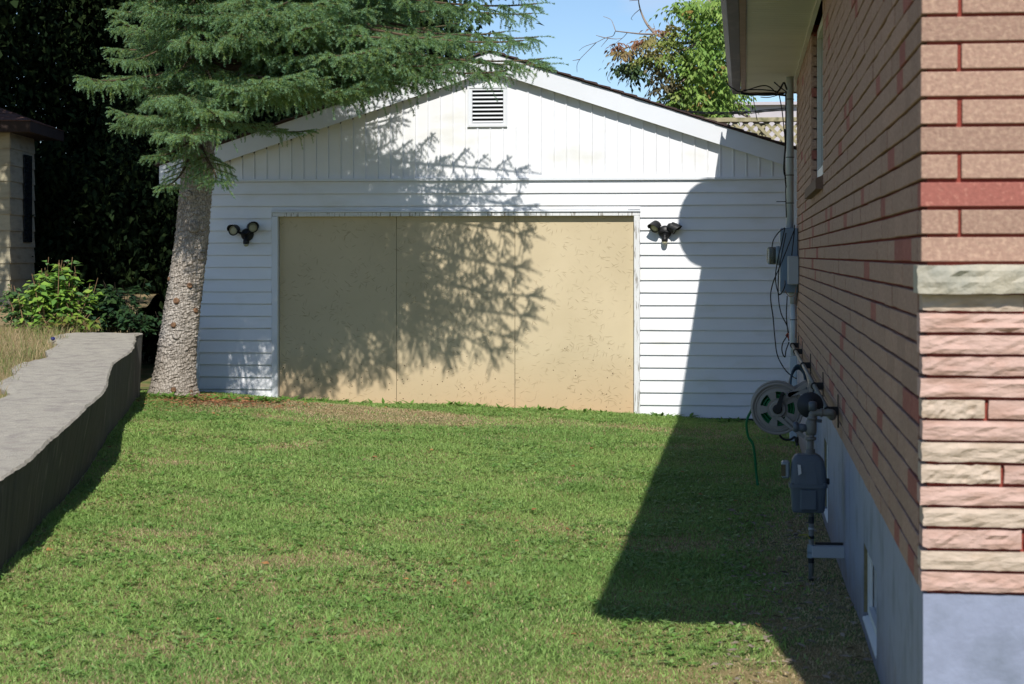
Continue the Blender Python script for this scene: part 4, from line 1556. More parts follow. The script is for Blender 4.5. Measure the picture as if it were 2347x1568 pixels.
def reel_disc(yc, name):
    V, F = [], []
    m_ = MB()
    n = 60
    # dished plate cut by five kidney holes, built as rings with gaps
    rings = [(RR * .30, .0), (RR * .42, -.004), (RR * .70, -.004), (RR * .80, .0), (RR * .90, .006), (RR, .0)]

    def hole(i, a):
        return i in (1,) and (math.degrees(a) * 5 / 360) % 1 < .60
    for lay in (0, 1):
        for (r, dy) in rings:
            for k in range(n):
                a = 2 * math.pi * k / n
                V.append((hc.x + r * math.cos(a), yc + dy + lay * .008, hc.z + r * math.sin(a)))
    L_ = len(rings) * n
    for i in range(len(rings) - 1):
        for k in range(n):
            a = 2 * math.pi * k / n + .35
            q = [i * n + k, i * n + (k + 1) % n, (i + 1) * n + (k + 1) % n, (i + 1) * n + k]
            if hole(i, a):
                for e in range(4):
                    kk = (k + (1 if e == 1 else -1)) % n
                    if e in (1, 3):
                        if hole(i, 2 * math.pi * kk / n + .35):
                            continue
                    F.append((q[e], q[(e + 1) % 4], q[(e + 1) % 4] + L_, q[e] + L_))
                continue
            F.append(tuple(q))
            F.append(tuple(x_ + L_ for x_ in q[::-1]))
    m_.add(V, F)
    m_.torus((hc.x, yc + .004, hc.z), (0, 1, 0), RR, .010, 48, 8)
    m_.torus((hc.x, yc - .001, hc.z), (0, 1, 0), RR * .88, .005, 48, 6)
    m_.lathe((hc.x, yc - .012, hc.z), (0, 1, 0), [(0, RR * .16), (.004, RR * .3), (.02, RR * .33)], 30)
    return m_.build(name, M['reel'], hr)


reel_disc(HRY - .0, 'side_disc')
reel_disc(HRY + .27, 'side_disc')
MB().lathe((hc.x, HRY + .015, hc.z), (0, 1, 0), [(0, RR * .36), (.24, RR * .36)], 24).build('drum', M['dark_grey'], hr, True)
m_ = MB()
for lay in range(3):
    for k in range(12):
        m_.torus((hc.x + random.uniform(-.003, .003), HRY + .022 + k * .020 + (lay % 2) * .008, hc.z + random.uniform(-.003, .003)), (0, 1, 0), RR * (.44 + lay * .12), .0095, 30, 6)
m_.build('wound_hose', M['hose_green'], hr, True)
for yy in (HRY - .03, HRY + .30):
    m_ = MB()
    for (pa, pb) in (((300, 235), (548, 88)), ((300, 300), (522, 470)), ((405, 165), (548, 140)), ((385, 330), (455, 395))):
        P0, P1 = zh(*pa), zh(*pb)
        P0.y = P1.y = yy
        d = (P1 - P0).normalized()
        nrm = Vector((-d.z, 0, d.x)) * .016
        m_.prism([P0 + nrm, P1 + nrm * .75, P1 - nrm * .75, P0 - nrm], (0, .014, 0))
    m_.lathe((hc.x, yy - .004, hc.z), (0, 1, 0), [(0, .050), (.004, .056), (.016, .056)], 24)
    m_.build('support_arm', M['reel'], hr)
MB().bevbox(WX - .03, WX - .002, HRY - .05, HRY + .33, hc.z - .22, hc.z + .22, .004).build('wall_plate', M['reel'], hr)
m_ = MB()
m_.lathe((hc.x, HRY - .06, hc.z), (0, 1, 0), [(0, .024), (.01, .032), (.03, .034)], 20)
kk = zh(368, 152)
kk.y = HRY - .07
m_.prism([(hc.x - .018, HRY - .068, hc.z), (hc.x + .022, HRY - .068, hc.z + .004), (kk.x + .012, HRY - .068, kk.z), (kk.x - .012, HRY - .068, kk.z + .006)], (0, .012, 0))
m_.lathe(kk + Vector((0, .01, 0)), (0, -1, 0), [(0, .011), (.07, .012), (.074, .006)], 12)
m_.build('crank_handle', M['black_plastic'], hr)
gzh = lambda x, y: float(hgt(x, y)) + .012
P = [zh(152, 270), zh(118, 330), zh(108, 390), zh(122, 470), zh(160, 545), zh(190, 582)]
P[-1].z = gzh(P[-1].x, P[-1].y) + .0
P += [Vector((P[-1].x + .04, HRY - .15, 0)), Vector((P[-1].x + .09, HRY - .32, 0))]
for q in P[-2:]:
    q.z = gzh(q.x, q.y) - .014
P[0].y = HRY + .1
MB().tube(smooth(P, 8), .0095, 8).build('trailing_hose', M['hose_green'], hr, True)
P = [zh(345, 455), zh(375, 485), zh(425, 488), zh(455, 470), zh(462, 500)]
MB().tube(smooth(P, 6), .008, 8).build('hose_end', M['black_plastic'], hr, True)
MB().lathe(zh(466, 470), (0.1, 0, -1), [(0, .012), (.02, .014), (.04, .010), (.06, .014)], 12).build('nozzle', M['black_plastic'], hr)

bh = thing('coiled_hose', 'dark blue hose looped over the gas pipe brackets above the hose reel', 'hose')
for k in range(3):
    c = at(1829, 886, Y=14.6 + k * .12)
    P = []
    for i in range(25):
        a = 2 * math.pi * i / 24
        P.append(c + Vector((.055 * math.cos(a) * (1 + .1 * k), .03 * math.sin(a + k), .155 * math.sin(a) - .01 * k)))
    MB().tube(P, .0085, 8).build('hose_loop', M['hose_blue'], bh, True)

# ------------------------------------------------------------------ shed on the terrace
shed = thing('shed', 'old cream board shed with brown hip roof behind the terrace plants', 'shed')
SY = 23.0
sc = at(22, 600, Y=SY)
sx1 = sc.x
seave = at(20, 300, Y=SY).z
sbase = ZW(SY) - .15
scourse = .2
sx0 = sx1 - 3.0
sy1 = SY + 1.4
MB().box(sx0, sx1 - .025, SY + .025, sy1, sbase, seave + .1).build('wall_core', M['shed_board'], shed)
z = sbase
c = 0
rs = random.Random(4)
while z < seave:
    for side in (0, 1):
        w = rs.uniform(-.004, .004)
        if side == 0:
            MB().prism([(sx0, SY - .012, z), (sx0, SY + .02, z), (sx0, SY + .02, z + scourse + .01), (sx0, SY + .004, z + scourse + .01)], (3.0 + w, 0, 0)).build('board', M['shed_board'], shed)
        else:
            MB().prism([(sx1 + .014, SY + .003, z + w), (sx1 - .02, SY + .003, z), (sx1 - .02, SY + .003, z + scourse + .01), (sx1 - .002, SY + .003, z + scourse + .01)], (0, 1.4, 0)).build('board', M['shed_board'], shed)
    z += scourse
m_ = MB()
ov = .32
rx0, rx1, ry0, ry1 = sx0 - ov, sx1 + .30, SY - ov, sy1 + ov
zz = seave
m_.box(rx0, rx1, ry0, ry1, zz - .02, zz)
m_.box(rx0, rx1, ry0 - .02, ry0 - .001, zz - .03, zz + .10)
m_.box(rx1 + .001, rx1 + .02, ry0 - .02, ry1, zz - .03, zz + .10)
m_.build('eave', M['shed_trim'], shed)
rr_ = .42
V = [(rx0, ry0 - .03, zz + .10), (rx1 + .03, ry0 - .03, zz + .10), (rx1 + .03, ry1, zz + .10), (rx0, ry1, zz + .10), ((rx0) + 1.1, (ry0 + ry1) / 2, zz + .1 + rr_), (rx1 - 1.1, (ry0 + ry1) / 2, zz + .1 + rr_)]
MB().add(V, [(0, 1, 5, 4), (1, 2, 5), (2, 3, 4, 5), (3, 0, 4), (3, 2, 1, 0)]).build('roof', M['shed_shingle'], shed)
for i in range(9):
    t0, t1 = i / 9, (i + 1) / 9 + .02
    A0, A1, A4, A5 = Vector(V[0]), Vector(V[1]), Vector(V[4]), Vector(V[5])
    a, b, c_, d = A0.lerp(A4, t0), A1.lerp(A5, t0), A1.lerp(A5, min(1, t1)), A0.lerp(A4, min(1, t1))
    u = Vector((0, -.4, 1)).normalized()
    MB().add([a + u * .009, b + u * .009, c_ + u * .004, d + u * .004, a, b, c_, d], [(0, 1, 2, 3), (0, 4, 5, 1), (1, 5, 6, 2), (3, 7, 4, 0), (4, 7, 6, 5)]).build('shingle', M['shed_shingle'], shed)
    a, b, c_ = A1.lerp(A5, t0), Vector(V[2]).lerp(A5, t0), Vector(V[2]).lerp(A5, min(1, t1))
    d = A1.lerp(A5, min(1, t1))
    u = Vector((.4, 0, 1)).normalized()
    MB().add([a + u * .009, b + u * .009, c_ + u * .004, d + u * .004, a, b, c_, d], [(0, 1, 2, 3), (0, 4, 5, 1), (1, 5, 6, 2), (3, 7, 4, 0), (4, 7, 6, 5)]).build('shingle', M['shed_shingle'], shed)
MB().box(sx1 + .016, sx1 + .03, SY + .70, SY + 1.15, seave - 1.35, seave - .25).build('side_window', M['glass'], shed)
shed.rotation_euler.z = math.radians(8.5)
_pv = Vector((sx1, SY, 0))
shed.location = _pv - Matrix.Rotation(math.radians(8.5), 3, 'Z') @ _pv

# ------------------------------------------------------------------ lattice fence and neighbour behind
fence = thing('lattice_fence', 'weathered wooden lattice fence top beyond the garage roof', 'fence')
LY = 24.5
l0, l1 = at(1560, 272, Y=LY), at(1900, 281, Y=LY)
lb = at(1700, 360, Y=LY).z
MB().bevbox(l0.x, l1.x, LY - .045, LY + .045, l0.z - .05, l0.z + .005, .004).build('top_rail', M['lattice'], fence)
MB().box(l0.x, l1.x, LY - .02, LY + .02, lb - .06, lb).build('bottom_rail', M['lattice'], fence)
MB().box(l0.x, l1.x, LY + .021, LY + .03, -.1, lb - .02).build('fence_panel', M['lattice'], fence)
hh = l0.z - .05 - lb
for k in range(int((l1.x - l0.x) / .13) + 1):
    x = l0.x + k * .13
    for sgn, yy in ((1, LY - .012), (-1, LY + .002)):
        xa, xb = (x, x + hh) if sgn > 0 else (x + hh, x)
        if max(xa, xb) > l1.x:
            continue
        w = .027
        MB().prism([(xa - w, yy, l0.z - .05), (xa + w, yy, l0.z - .05), (xb + w, yy, lb), (xb - w, yy, lb)], (0, .009, 0)).build('slat', M['lattice'], fence)
for x in (l0.x + .05, l0.x + 1.0, l1.x - .05):
    MB().box(x - .045, x + .045, LY + .032, LY + .12, -.2, l0.z - .06).build('post', M['lattice'], fence)

nb = thing('neighbour_house', 'pale lilac grey house wall and flat parapet showing through the leaves', 'house')
NY = 38.0
n0, n1 = at(1600, 243, Y=NY), at(2000, 330, Y=NY)
MB().box(n0.x, n1.x + 5, NY, NY + 6, -.1, n0.z).build('wall', M['neighbour'], nb)
MB().box(n0.x - .12, n1.x + 5.1, NY - .12, NY + 6.1, n0.z + .002, n0.z + .06).build('roof', M['neighbour'], nb)
c0 = at(1625, 225, Y=NY)
MB().box(c0.x - .35, c0.x + .35, NY + .5, NY + 1.2, n0.z + .142, c0.z + .2).build('chimney', M['neighbour'], nb)
MB().box(n0.x + .8, n0.x + 1.6, NY - .03, NY - .002, 1.2, 2.4).build('window', M['glass'], nb)


# ------------------------------------------------------------------ spruce
def needles_for(A, B, n_per_m, ln, wd, c_in, c_out, r_, spread=1.0):
    """Needles round the twigs A->B (k,3). One thin triangle each."""
    L_ = np.linalg.norm(B - A, axis=1)
    cnt = np.maximum(6, (L_ * n_per_m).astype(int))
    idx = np.repeat(np.arange(len(A)), cnt)
    t = r_.random(len(idx)) ** .85
    ax = unit(B - A)[idx]
    P = A[idx] + (B - A)[idx] * t[:, None]
    rv = r_.normal(0, 1, (len(idx), 3))
    rad = unit(rv - ax * np.sum(rv * ax, 1)[:, None])
    rad[:, 2] += .35
    d = unit(rad * spread + ax * (.55 + .5 * t[:, None]))
    l_ = ln * r_.uniform(.75, 1.15, len(idx)) * (1 - .25 * t)
    s = unit(np.cross(d, r_.normal(0, 1, (len(idx), 3)))) * wd * .5
    tip = P + d * l_[:, None]
    V = np.stack([P - s, P + s, tip], 1).reshape(-1, 3)
    mixv = np.clip(t * .9 + r_.normal(0, .18, len(idx)), 0, 1)[:, None]
    C = c_in[idx] * (1 - mixv) + c_out[idx] * mixv
    C = C * r_.uniform(.8, 1.2, (len(idx), 1))
    return V, np.repeat(C, 3, axis=0)


def spruce_branch(name, seed, L_, dens=760, hang=.5):
    """A whole limb along +X: wood, side shoots, drooping twigs clothed in needles."""
    r_ = np.random.default_rng(seed)
    s = np.linspace(0, 1, 26)
    axis = np.stack([s * L_, .05 * L_ * np.sin(s * 5 + seed) * s, L_ * (-.16 * s ** 1.4 + .10 * s ** 4)], 1)
    wood = MB()
    wood.tube(axis, [.022 * (1 - .85 * q) + .003 for q in s], 6)
    A, B, CI, CO = [], [], [], []
    blue = np.array((.270, .450, .290))
    green = np.array((.210, .370, .110))
    yell = np.array((.400, .430, .100))
    dark = np.array((.10, .16, .075))

    def addtw(a, b, age):
        A.append(a)
        B.append(b)
        k = r_.random()
        ci = green * (1 - k * .6) + yell * k * .6
        if age > .6:
            ci = dark * .6 + yell * .4
        CI.append(ci)
        CO.append(blue * r_.uniform(.75, 1.2) if age < .6 else green)
    st = .24 if L_ < 3 else .50
    side = 1
    ds = .084 * (2.2 / L_) ** .5
    while st < .985:
        p = np.array([np.interp(st, s, axis[:, k]) for k in range(3)])
        for side in (-1, 1):
            ll = (.36 * min(L_, 2.6) ** .6 * (1 - st) ** .75 * (1 if L_ < 3 else 1.35) + .10) * r_.uniform(.7, 1.15)
            if st < .4:
                ll *= .75
            ang = math.radians(r_.uniform(38, 66)) * side
            d = np.array([math.cos(ang), math.sin(ang), r_.uniform(-.12, .12)])
            m = max(3, int(ll / .056))
            q = p.copy()
            pts = [q.copy()]
            for j in range(m):
                d[2] -= hang * .055
                dd = d / np.linalg.norm(d)
                q = q + dd * ll / m
                pts.append(q.copy())
                fr = (j + 1) / m
                addtw(pts[-2], pts[-1], 1 - fr if fr > .5 else .8 - fr * .2)
                if fr < .97:
                    for sd in (-1, 1):
                        tl = r_.uniform(.09, .18) * (1.15 - .55 * fr)
                        perp = np.array([-dd[1], dd[0], 0]) * sd
                        td = unit((dd * .75 + perp * .75 + np.array([0, 0, -r_.uniform(.15, .9) * hang * 1.6])))
                        e = pts[-1] + td * tl * .55
                        td2 = unit(td + np.array([0, 0, -.5 * hang]))
                        e2 = e + td2 * tl * .6
                        addtw(pts[-1], e, .5)
                        addtw(e, e2, .1)
                    if r_.random() < .42 * hang:
                        tl = r_.uniform(.10, .24)
                        td = unit(np.array([r_.normal(0, .25), r_.normal(0, .25), -1.0]) + dd * .3)
                        e = pts[-1] + td * tl * .5
                        addtw(pts[-1], e, .7)
                        addtw(e, e + unit(td + r_.normal(0, .15, 3)) * tl * .6, .3)
            if ll > .25:
                wood.tube([Vector(x_) for x_ in pts[::3] + [pts[-1]]], .004, 4)
        st += ds
    for sd in (-1, 1, -.5, .5, 0):
        td = unit(np.array([1.0, sd * .9, .15 - .25 * abs(sd)]))
        e = axis[-1 if sd == 0 else -2] + td * .10
        addtw(axis[-1 if sd == 0 else -2], e, .3)
        addtw(e, e + unit(td + np.array([0, 0, -.25])) * .07, .05)
    for j in range(3 if L_ < 3 else 11, 25):
        addtw(axis[j], axis[j + 1], .5 if j < 20 else .1)
    A, B, CI, CO = map(np.array, (A, B, CI, CO))
    V, C = needles_for(A, B, dens, .024, .0046, CI, CO, r_)
    F = np.arange(len(V)).reshape(-1, 3)
    me = np_mesh(name, V, F, M['needle'], C)
    return me, wood.mesh(name + '_wood', M['spruce_twig']), len(F)


BR, BL_, BS_ = [], [], []
tot = 0
for k, (L_, hang, lst) in enumerate(((2.0, .40, BR), (2.0, .55, BR), (2.0, .46, BR), (2.0, .68, BR), (3.5, .55, BL_), (3.5, .75, BL_), (1.1, .6, BS_))):
    me, wd, n = spruce_branch('spruce_needles_mesh', 30 + k, L_, hang=hang)
    lst.append((me, wd, L_))
    tot += n

spruce = thing('spruce_tree', 'blue green spruce with a leaning grey trunk in front of the garage', 'tree')
TY_ = 18.5
tp = [at(394, 925, Y=TY_), at(397, 890, Y=TY_), at(406, 800, Y=TY_), at(416, 720, Y=TY_), at(427, 640, Y=TY_), at(440, 540, Y=TY_), at(448, 450, Y=TY_), at(456, 360, Y=TY_), at(458, 240, Y=TY_), at(456, 100, Y=TY_), at(455, -60, Y=TY_)]
top = Vector((tp[-1].x, TY_, 12.0))
tp += [tp[-1].lerp(top, .3), tp[-1].lerp(top, .65), top]
tp[0].z -= .12
tp = smooth(tp, 5)
rad = []
for p in tp:
    h = p.z - .15
    r = .178 - .0125 * h + .085 * math.exp(-max(h, 0) / .12) + .03 * math.exp(-max(h, 0) / .6)
    rad.append(max(.02, r if p.z < 4 else .128 * (12.1 - p.z) / 8.1))
V, F = [], []
n = 40
tr = np.random.default_rng(2)
ph = tr.random(6) * 6
fine = []
for i in range(len(tp) - 1):
    for k in range(6):
        t = k / 6
        fine.append((tp[i].lerp(tp[i + 1], t), rad[i] * (1 - t) + rad[i + 1] * t))
for (p, r) in fine:
    for k in range(n):
        a = 2 * math.pi * k / n
        base = max(0, .45 - p.z) / .45
        rr2 = r * (1 + .04 * math.sin(3 * a + ph[0] + p.z * .6) + .025 * math.sin(7 * a + ph[1] + 2 * p.z) + base ** 2 * .16 * math.sin(5 * a + ph[2])) + tr.normal(0, .0045)
        V.append((p.x + rr2 * math.cos(a), p.y + rr2 * math.sin(a), p.z + tr.normal(0, .003)))
for i in range(len(fine) - 1):
    for k in range(n):
        a, b = i * n + k, i * n + (k + 1) % n
        F.append((a, b, b + n, a + n))
trunk = MB().add(V, F).build('trunk', M['spruce_bark'], spruce)
# branch scars and stubs seen on the trunk
for (px, py, s) in ((404, 690, 14), (447, 712, 12), (398, 745, 12), (405, 770, 16), (458, 588, 20), (398, 893, 11), (424, 900, 12), (445, 520, 26), (490, 385, 22), (452, 395, 18), (430, 445, 16), (382, 640, 10), (437, 655, 12)):
    c = at(px, py, Y=TY_ - .165)
    ctr = min(tp, key=lambda p: abs(p.z - c.z))
    dirv = Vector((c.x - ctr.x, -.17 if abs(c.x - ctr.x) < .12 else -.09, 0)).normalized()
    rr3 = min(zip(tp, rad), key=lambda q: abs(q[0].z - c.z))[1]
    base = Vector((ctr.x, ctr.y, c.z)) + dirv * (rr3 - .012)
    R0 = s / 245 / 2
    MB().lathe(base, dirv + Vector((0, 0, .05)), [(0, R0 * 1.25), (.016, R0 * 1.05), (.028, R0 * .75), (.024, R0 * .45), (.022, .001)], 12).build('knot', M['knot'] if s < 15 else M['spruce_bark'], trunk, True)


def trunk_at(z):
    return min(tp, key=lambda p: abs(p.z - z))


def put_branch(z, az, length, tilt, var, roll=0.0):
    """A limb leaving the trunk at height z towards compass angle az (0 = +X, -90 = towards the camera)."""
    pool = BL_ if length > 2.7 else (BS_ if length < 1.25 else BR)
    me, wd, L0 = pool[var % len(pool)]
    c = trunk_at(z)
    sca = length / L0
    zs = max(sca, .75)
    o = link('branch', wd, spruce, (c.x, c.y, z), (math.radians(roll), -math.radians(tilt), math.radians(az)), (sca, sca * random.uniform(.9, 1.1), zs))
    link('needles', me, o)
    return o


# limbs in view, tier by tier (height above the lawn, compass angle, length, tilt up)
limbs = [(2.62, -95, .8, -30), (2.66, -60, 1.0, -22), (2.7, -110, .8, -10), (2.8, -150, .8, 0), (2.9, 50, 1.3, 0)]
tz = 2.95
k = 0
while tz < 5.0:
    for az, ln in ((-92, 1.55), (-70, 1.8), (-48, 2.0), (-30, 2.1), (-14, 2.05), (6, 1.8), (-125, .85), (-160, .75), (175, .75), (70, 1.6), (125, 1.3)):
        if (k + int(az)) % 5 == 0 and az < -100:
            continue
        if tz < 3.1 and az > -60:
            continue
        if tz > 3.4 and az in (70, 125) and k % 3:
            continue
        if tz > 3.4 and az in (-48, -30):
            limbs.append((tz + .12, az + 10, ln * 1.12, 0))
        limbs.append((tz + random.uniform(-.09, .09), az + (9 if k % 2 else -7), ln * (.92 if tz > 4 else 1), 1 + random.uniform(-5, 4)))
    tz += .31
    k += 1
limbs += [(3.35, -116, 1.75, -4), (3.0, -66, 1.9, 0), (3.1, -50, 2.1, 1), (3.2, -38, 2.2, 3), (3.15, -78, 1.8, -2), (3.35, -24, 2.25, 1), (3.45, -8, 2.0, 1), (3.6, -36, 2.3, 1), (3.8, -55, 2.2, 0), (3.3, -31, 2.3, -3), (3.4, -20, 2.4, -3), (3.55, -28, 2.5, -3), (3.65, -10, 2.35, -3), (3.85, -22, 2.55, -3), (4.05, -32, 2.5, -2), (4.1, -12, 2.45, -3), (2.95, -88, 1.3, -6), (3.12, -27, 2.1, 2), (3.18, -16, 2.15, 2), (3.2, -34, 2.2, 1), (3.3, -12, 2.2, 0), (3.08, -42, 2.0, 1)]
limbs += [(3.3 + .22 * q, -76 if q % 2 else -104, 1.05 + .12 * (q % 3), -14) for q in range(8)]
limbs += [(3.2 + .27 * q, -84, .95, -24) for q in range(6)]
for i, (z, az, ln, ti) in enumerate(limbs):
    put_branch(z, az + random.uniform(-7, 7), ln * random.uniform(.86, 1.1), ti + random.uniform(-3, 3), i)
# long limbs that reach over the garage gable to the right
for i, (z, az, ln, ti) in enumerate(((3.85, -18, 3.6, -5), (3.75, -23, 3.4, -6), (3.95, -14, 3.6, -7), (3.7, -28, 3.0, -5), (4.1, -24, 3.6, -7), (4.1, -20, 3.3, -6), (4.4, -18, 3.55, -6), (4.2, -8, 3.4, -7), (4.65, -23, 3.5, -6), (4.6, -12, 3.5, -6), (4.9, -18, 3.4, -6), (4.5, -2, 3.3, -8), (3.9, -30, 3.1, -4))):
    put_branch(z, az, ln, ti, i)
# upper crown, above the picture
z = 5.15
k = 0
while z < 11.4:
    ln = 2.6 * (1 - (z - 5.1) / 7.2) + .35
    for j in range(5):
        put_branch(z + random.uniform(-.1, .1), j * 72 + k * 31 + random.uniform(-12, 12), ln * random.uniform(.85, 1.1), 4 + (z - 5) * 2, k * 6 + j)
    z += .82
    k += 1


# ------------------------------------------------------------------ broadleaf trees
def limb_tree(mb, base, height, r0, spread, seed, n=9):
    r_ = random.Random(seed)
    ends = []
    trunk_p = [Vector(base), Vector(base) + Vector((r_.uniform(-.2, .2), r_.uniform(-.2, .2), height * .45)), Vector(base) + Vector((r_.uniform(-.4, .4), r_.uniform(-.4, .4), height * .9))]
    P = smooth(trunk_p, 8)
    mb.tube(P, [r0 * (1 - .8 * i / (len(P) - 1)) for i in range(len(P))], 10)
    for k in range(n):
        a = r_.uniform(0, 6.28)
        t = r_.uniform(.3, .95)
        p = P[int(t * (len(P) - 1))]
        d = Vector((math.cos(a), math.sin(a), r_.uniform(.2, .8)))
        e = p + d * spread * r_.uniform(.5, 1) * (1.2 - t * .5)
        Q = smooth([p, p.lerp(e, .5) + Vector((0, 0, .15)), e], 6)
        mb.tube(Q, [r0 * .35 * (1 - .8 * i / (len(Q) - 1)) + .006 for i in range(len(Q))], 6)
        ends.append(e)
    return ends


def crown_mesh(name, seed, rx, ry, z0, z1, n, size, palette, m, clusters=90, sig=.28, wl=.55):
    r_ = np.random.default_rng(seed)
    cc = r_.normal(0, 1, (clusters, 3))
    cc = unit(cc) * (r_.random((clusters, 1)) ** .4)
    cc = cc * np.array([rx, ry, (z1 - z0) / 2]) + np.array([0, 0, (z0 + z1) / 2])
    idx = r_.integers(0, clusters, n)
    P = cc[idx] + r_.normal(0, sig, (n, 3)) * np.array([1, 1, .8])
    D = r_.normal(0, 1, (n, 3)) + np.array([0, 0, -.8])
    N = r_.normal(0, .6, (n, 3)) + np.array([0, -.3, 1.0])
    Ls = size * r_.uniform(.6, 1.2, n)
    pal = np.array(palette)
    col = pal[r_.integers(0, len(pal), n)] * r_.uniform(.75, 1.25, (n, 1))
    V, F, C = leaf_arrays(P, D, N, Ls, Ls * wl, col)
    return np_mesh(name, V, F, m, C)


shade_pal = [(.012, .024, .010), (.018, .033, .012), (.010, .021, .009), (.024, .040, .013)]  # near-black greens: deep canopy shade put into the leaf colours
CM = [crown_mesh('dark_crown', 60 + k, 2.3, 1.9, .2, 7.2, 20000, .14, shade_pal, M['shaded_leaf'], 260, .33) for k in range(3)]
CM_low = crown_mesh('dark_low_crown', 70, 1.6, 1.0, -.1, 3.2, 11000, .13, shade_pal, M['shaded_leaf'], 130, .28)
bg = [
    (-11.5, 27.0, 1.0, 0), (-9.4, 28.5, 1.1, 1), (-7.4, 28.0, 1.05, 2), (-6.3, 29.5, 0.9, 0), (-13.6, 28.0, 1.15, 2), (-8.4, 31.5, 1.3, 0), (-11.0, 32.0, 1.35, 1), (-5.9, 31.0, .8, 1), (-7.6, 34.0, 1.3, 2),
]
lab = ['dark broadleaf tree rising behind the shed roof', 'dark broadleaf tree in deep shade between the shed and the spruce', 'dark broadleaf tree directly behind the spruce trunk',
       'dark broadleaf tree above the left slope of the garage roof', 'dark broadleaf tree at the far left edge behind the shed', 'tall dark tree at the back, left of the spruce trunk',
       'tall dark tree at the back, above the shed roof', 'dark thin tree whose leaves end at the open sky', 'tall dark tree at the back, right of the spruce trunk']
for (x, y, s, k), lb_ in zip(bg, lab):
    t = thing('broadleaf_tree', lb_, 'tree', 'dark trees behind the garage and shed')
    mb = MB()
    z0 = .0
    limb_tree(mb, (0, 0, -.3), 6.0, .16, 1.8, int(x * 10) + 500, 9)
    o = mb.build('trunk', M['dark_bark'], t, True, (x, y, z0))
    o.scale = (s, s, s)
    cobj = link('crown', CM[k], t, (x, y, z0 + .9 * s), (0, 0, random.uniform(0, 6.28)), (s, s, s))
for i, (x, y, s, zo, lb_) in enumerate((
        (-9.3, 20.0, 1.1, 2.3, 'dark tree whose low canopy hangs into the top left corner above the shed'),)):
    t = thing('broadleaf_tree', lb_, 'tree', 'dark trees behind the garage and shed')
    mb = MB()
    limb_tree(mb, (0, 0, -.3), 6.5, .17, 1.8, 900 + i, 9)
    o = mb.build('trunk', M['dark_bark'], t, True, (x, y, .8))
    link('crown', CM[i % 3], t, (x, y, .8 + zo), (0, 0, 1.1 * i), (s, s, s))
# low dark undergrowth trees filling under the canopy
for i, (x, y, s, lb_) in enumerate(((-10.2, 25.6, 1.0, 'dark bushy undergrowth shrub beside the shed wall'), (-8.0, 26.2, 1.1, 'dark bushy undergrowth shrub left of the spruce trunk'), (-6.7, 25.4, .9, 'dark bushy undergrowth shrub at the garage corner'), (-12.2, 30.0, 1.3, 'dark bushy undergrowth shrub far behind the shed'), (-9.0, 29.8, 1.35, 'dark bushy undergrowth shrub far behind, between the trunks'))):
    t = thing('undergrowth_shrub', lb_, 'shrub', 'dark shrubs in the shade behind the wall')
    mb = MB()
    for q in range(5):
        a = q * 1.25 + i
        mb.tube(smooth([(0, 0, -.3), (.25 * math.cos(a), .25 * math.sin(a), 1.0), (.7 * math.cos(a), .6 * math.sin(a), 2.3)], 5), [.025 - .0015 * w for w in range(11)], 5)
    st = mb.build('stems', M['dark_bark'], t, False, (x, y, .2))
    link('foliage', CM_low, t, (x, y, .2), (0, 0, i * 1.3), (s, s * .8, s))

# ash tree behind the garage, right
ash = thing('ash_tree', 'green ash tree turning orange on its left side behind the garage', 'tree')
AY = 27.0
mb = MB()
apt = lambda zx, zy, Y=AY: at((1900 + zx * .3061) * .67598, zy * .3061 * .67598, Y=Y)
abase = Vector((1.9, AY + .3, -.2))
P = smooth([abase, abase + Vector((-.1, 0, 2)), abase + Vector((0, 0, 4)), abase + Vector((.2, 0, 6.5))], 8)
mb.tube(P, [.17 - .13 * i / (len(P) - 1) for i in range(len(P))], 12)
mb.build('trunk', M['dark_bark'], ash, True)
limb_px = [
    [(2300, 700), (1800, 510), (1520, 470), (1350, 480), (1180, 440), (1060, 385), (880, 375), (610, 345)],
    [(1520, 470), (1430, 390), (1310, 330), (1200, 285)],
    [(1520, 475), (1400, 540), (1210, 605), (1000, 605), (850, 590)],
    [(1060, 385), (960, 270), (900, 150), (870, 40), (868, -40)],
    [(2300, 760), (1850, 730), (1600, 790), (1350, 900), (1200, 1040), (1120, 1110)],
    [(2200, 300), (1750, 150), (1650, 20), (1600, -150)],
    [(2300, 1000), (1900, 900), (1600, 850), (1300, 900)],
    [(2100, 1300), (1800, 1180), (1500, 1180), (1250, 1130)],
]
LP = []
for k, pts in enumerate(limb_px):
    Q = smooth([apt(a, b_, AY + .25 * math.sin(k * 2 + i)) for i, (a, b_) in enumerate(pts)], 6)
    LP.append(Q)
    MB().tube(Q, [max(.007, (.034 if k in (0, 5) else .022) * (1 - .8 * i / (len(Q) - 1))) for i in range(len(Q))], 6).build('branch', M['grey_twig'], ash, True)
twig_px = [
    [(610, 345), (580, 400), (500, 420), (400, 470), (270, 515), (205, 562)], [(400, 470), (340, 530), (250, 620), (215, 660), (185, 720), (185, 800)], [(215, 658), (135, 672)],
    [(610, 340), (585, 270), (555, 215), (475, 182)], [(500, 420), (440, 405), (395, 390)], [(745, 360), (690, 420), (600, 490)], [(530, 425), (450, 520)], [(500, 420), (600, 432), (680, 425)],
    [(1060, 390), (960, 470), (850, 560), (720, 615), (665, 625), (600, 720), (540, 820), (522, 880), (555, 920)], [(885, 100), (820, 155), (785, 205), (805, 225)], [(1060, 380), (1045, 320), (1030, 262)], [(1215, 285), (1180, 230), (1148, 185)],
    [(1075, 780), (1050, 880), (985, 985), (920, 1090)], [(985, 985), (980, 1100)], [(1020, 750), (960, 830), (915, 880)], [(780, 790), (760, 890), (722, 965)], [(870, 0), (800, 5), (765, 10)], [(1810, 740), (1800, 870), (1760, 960)]]
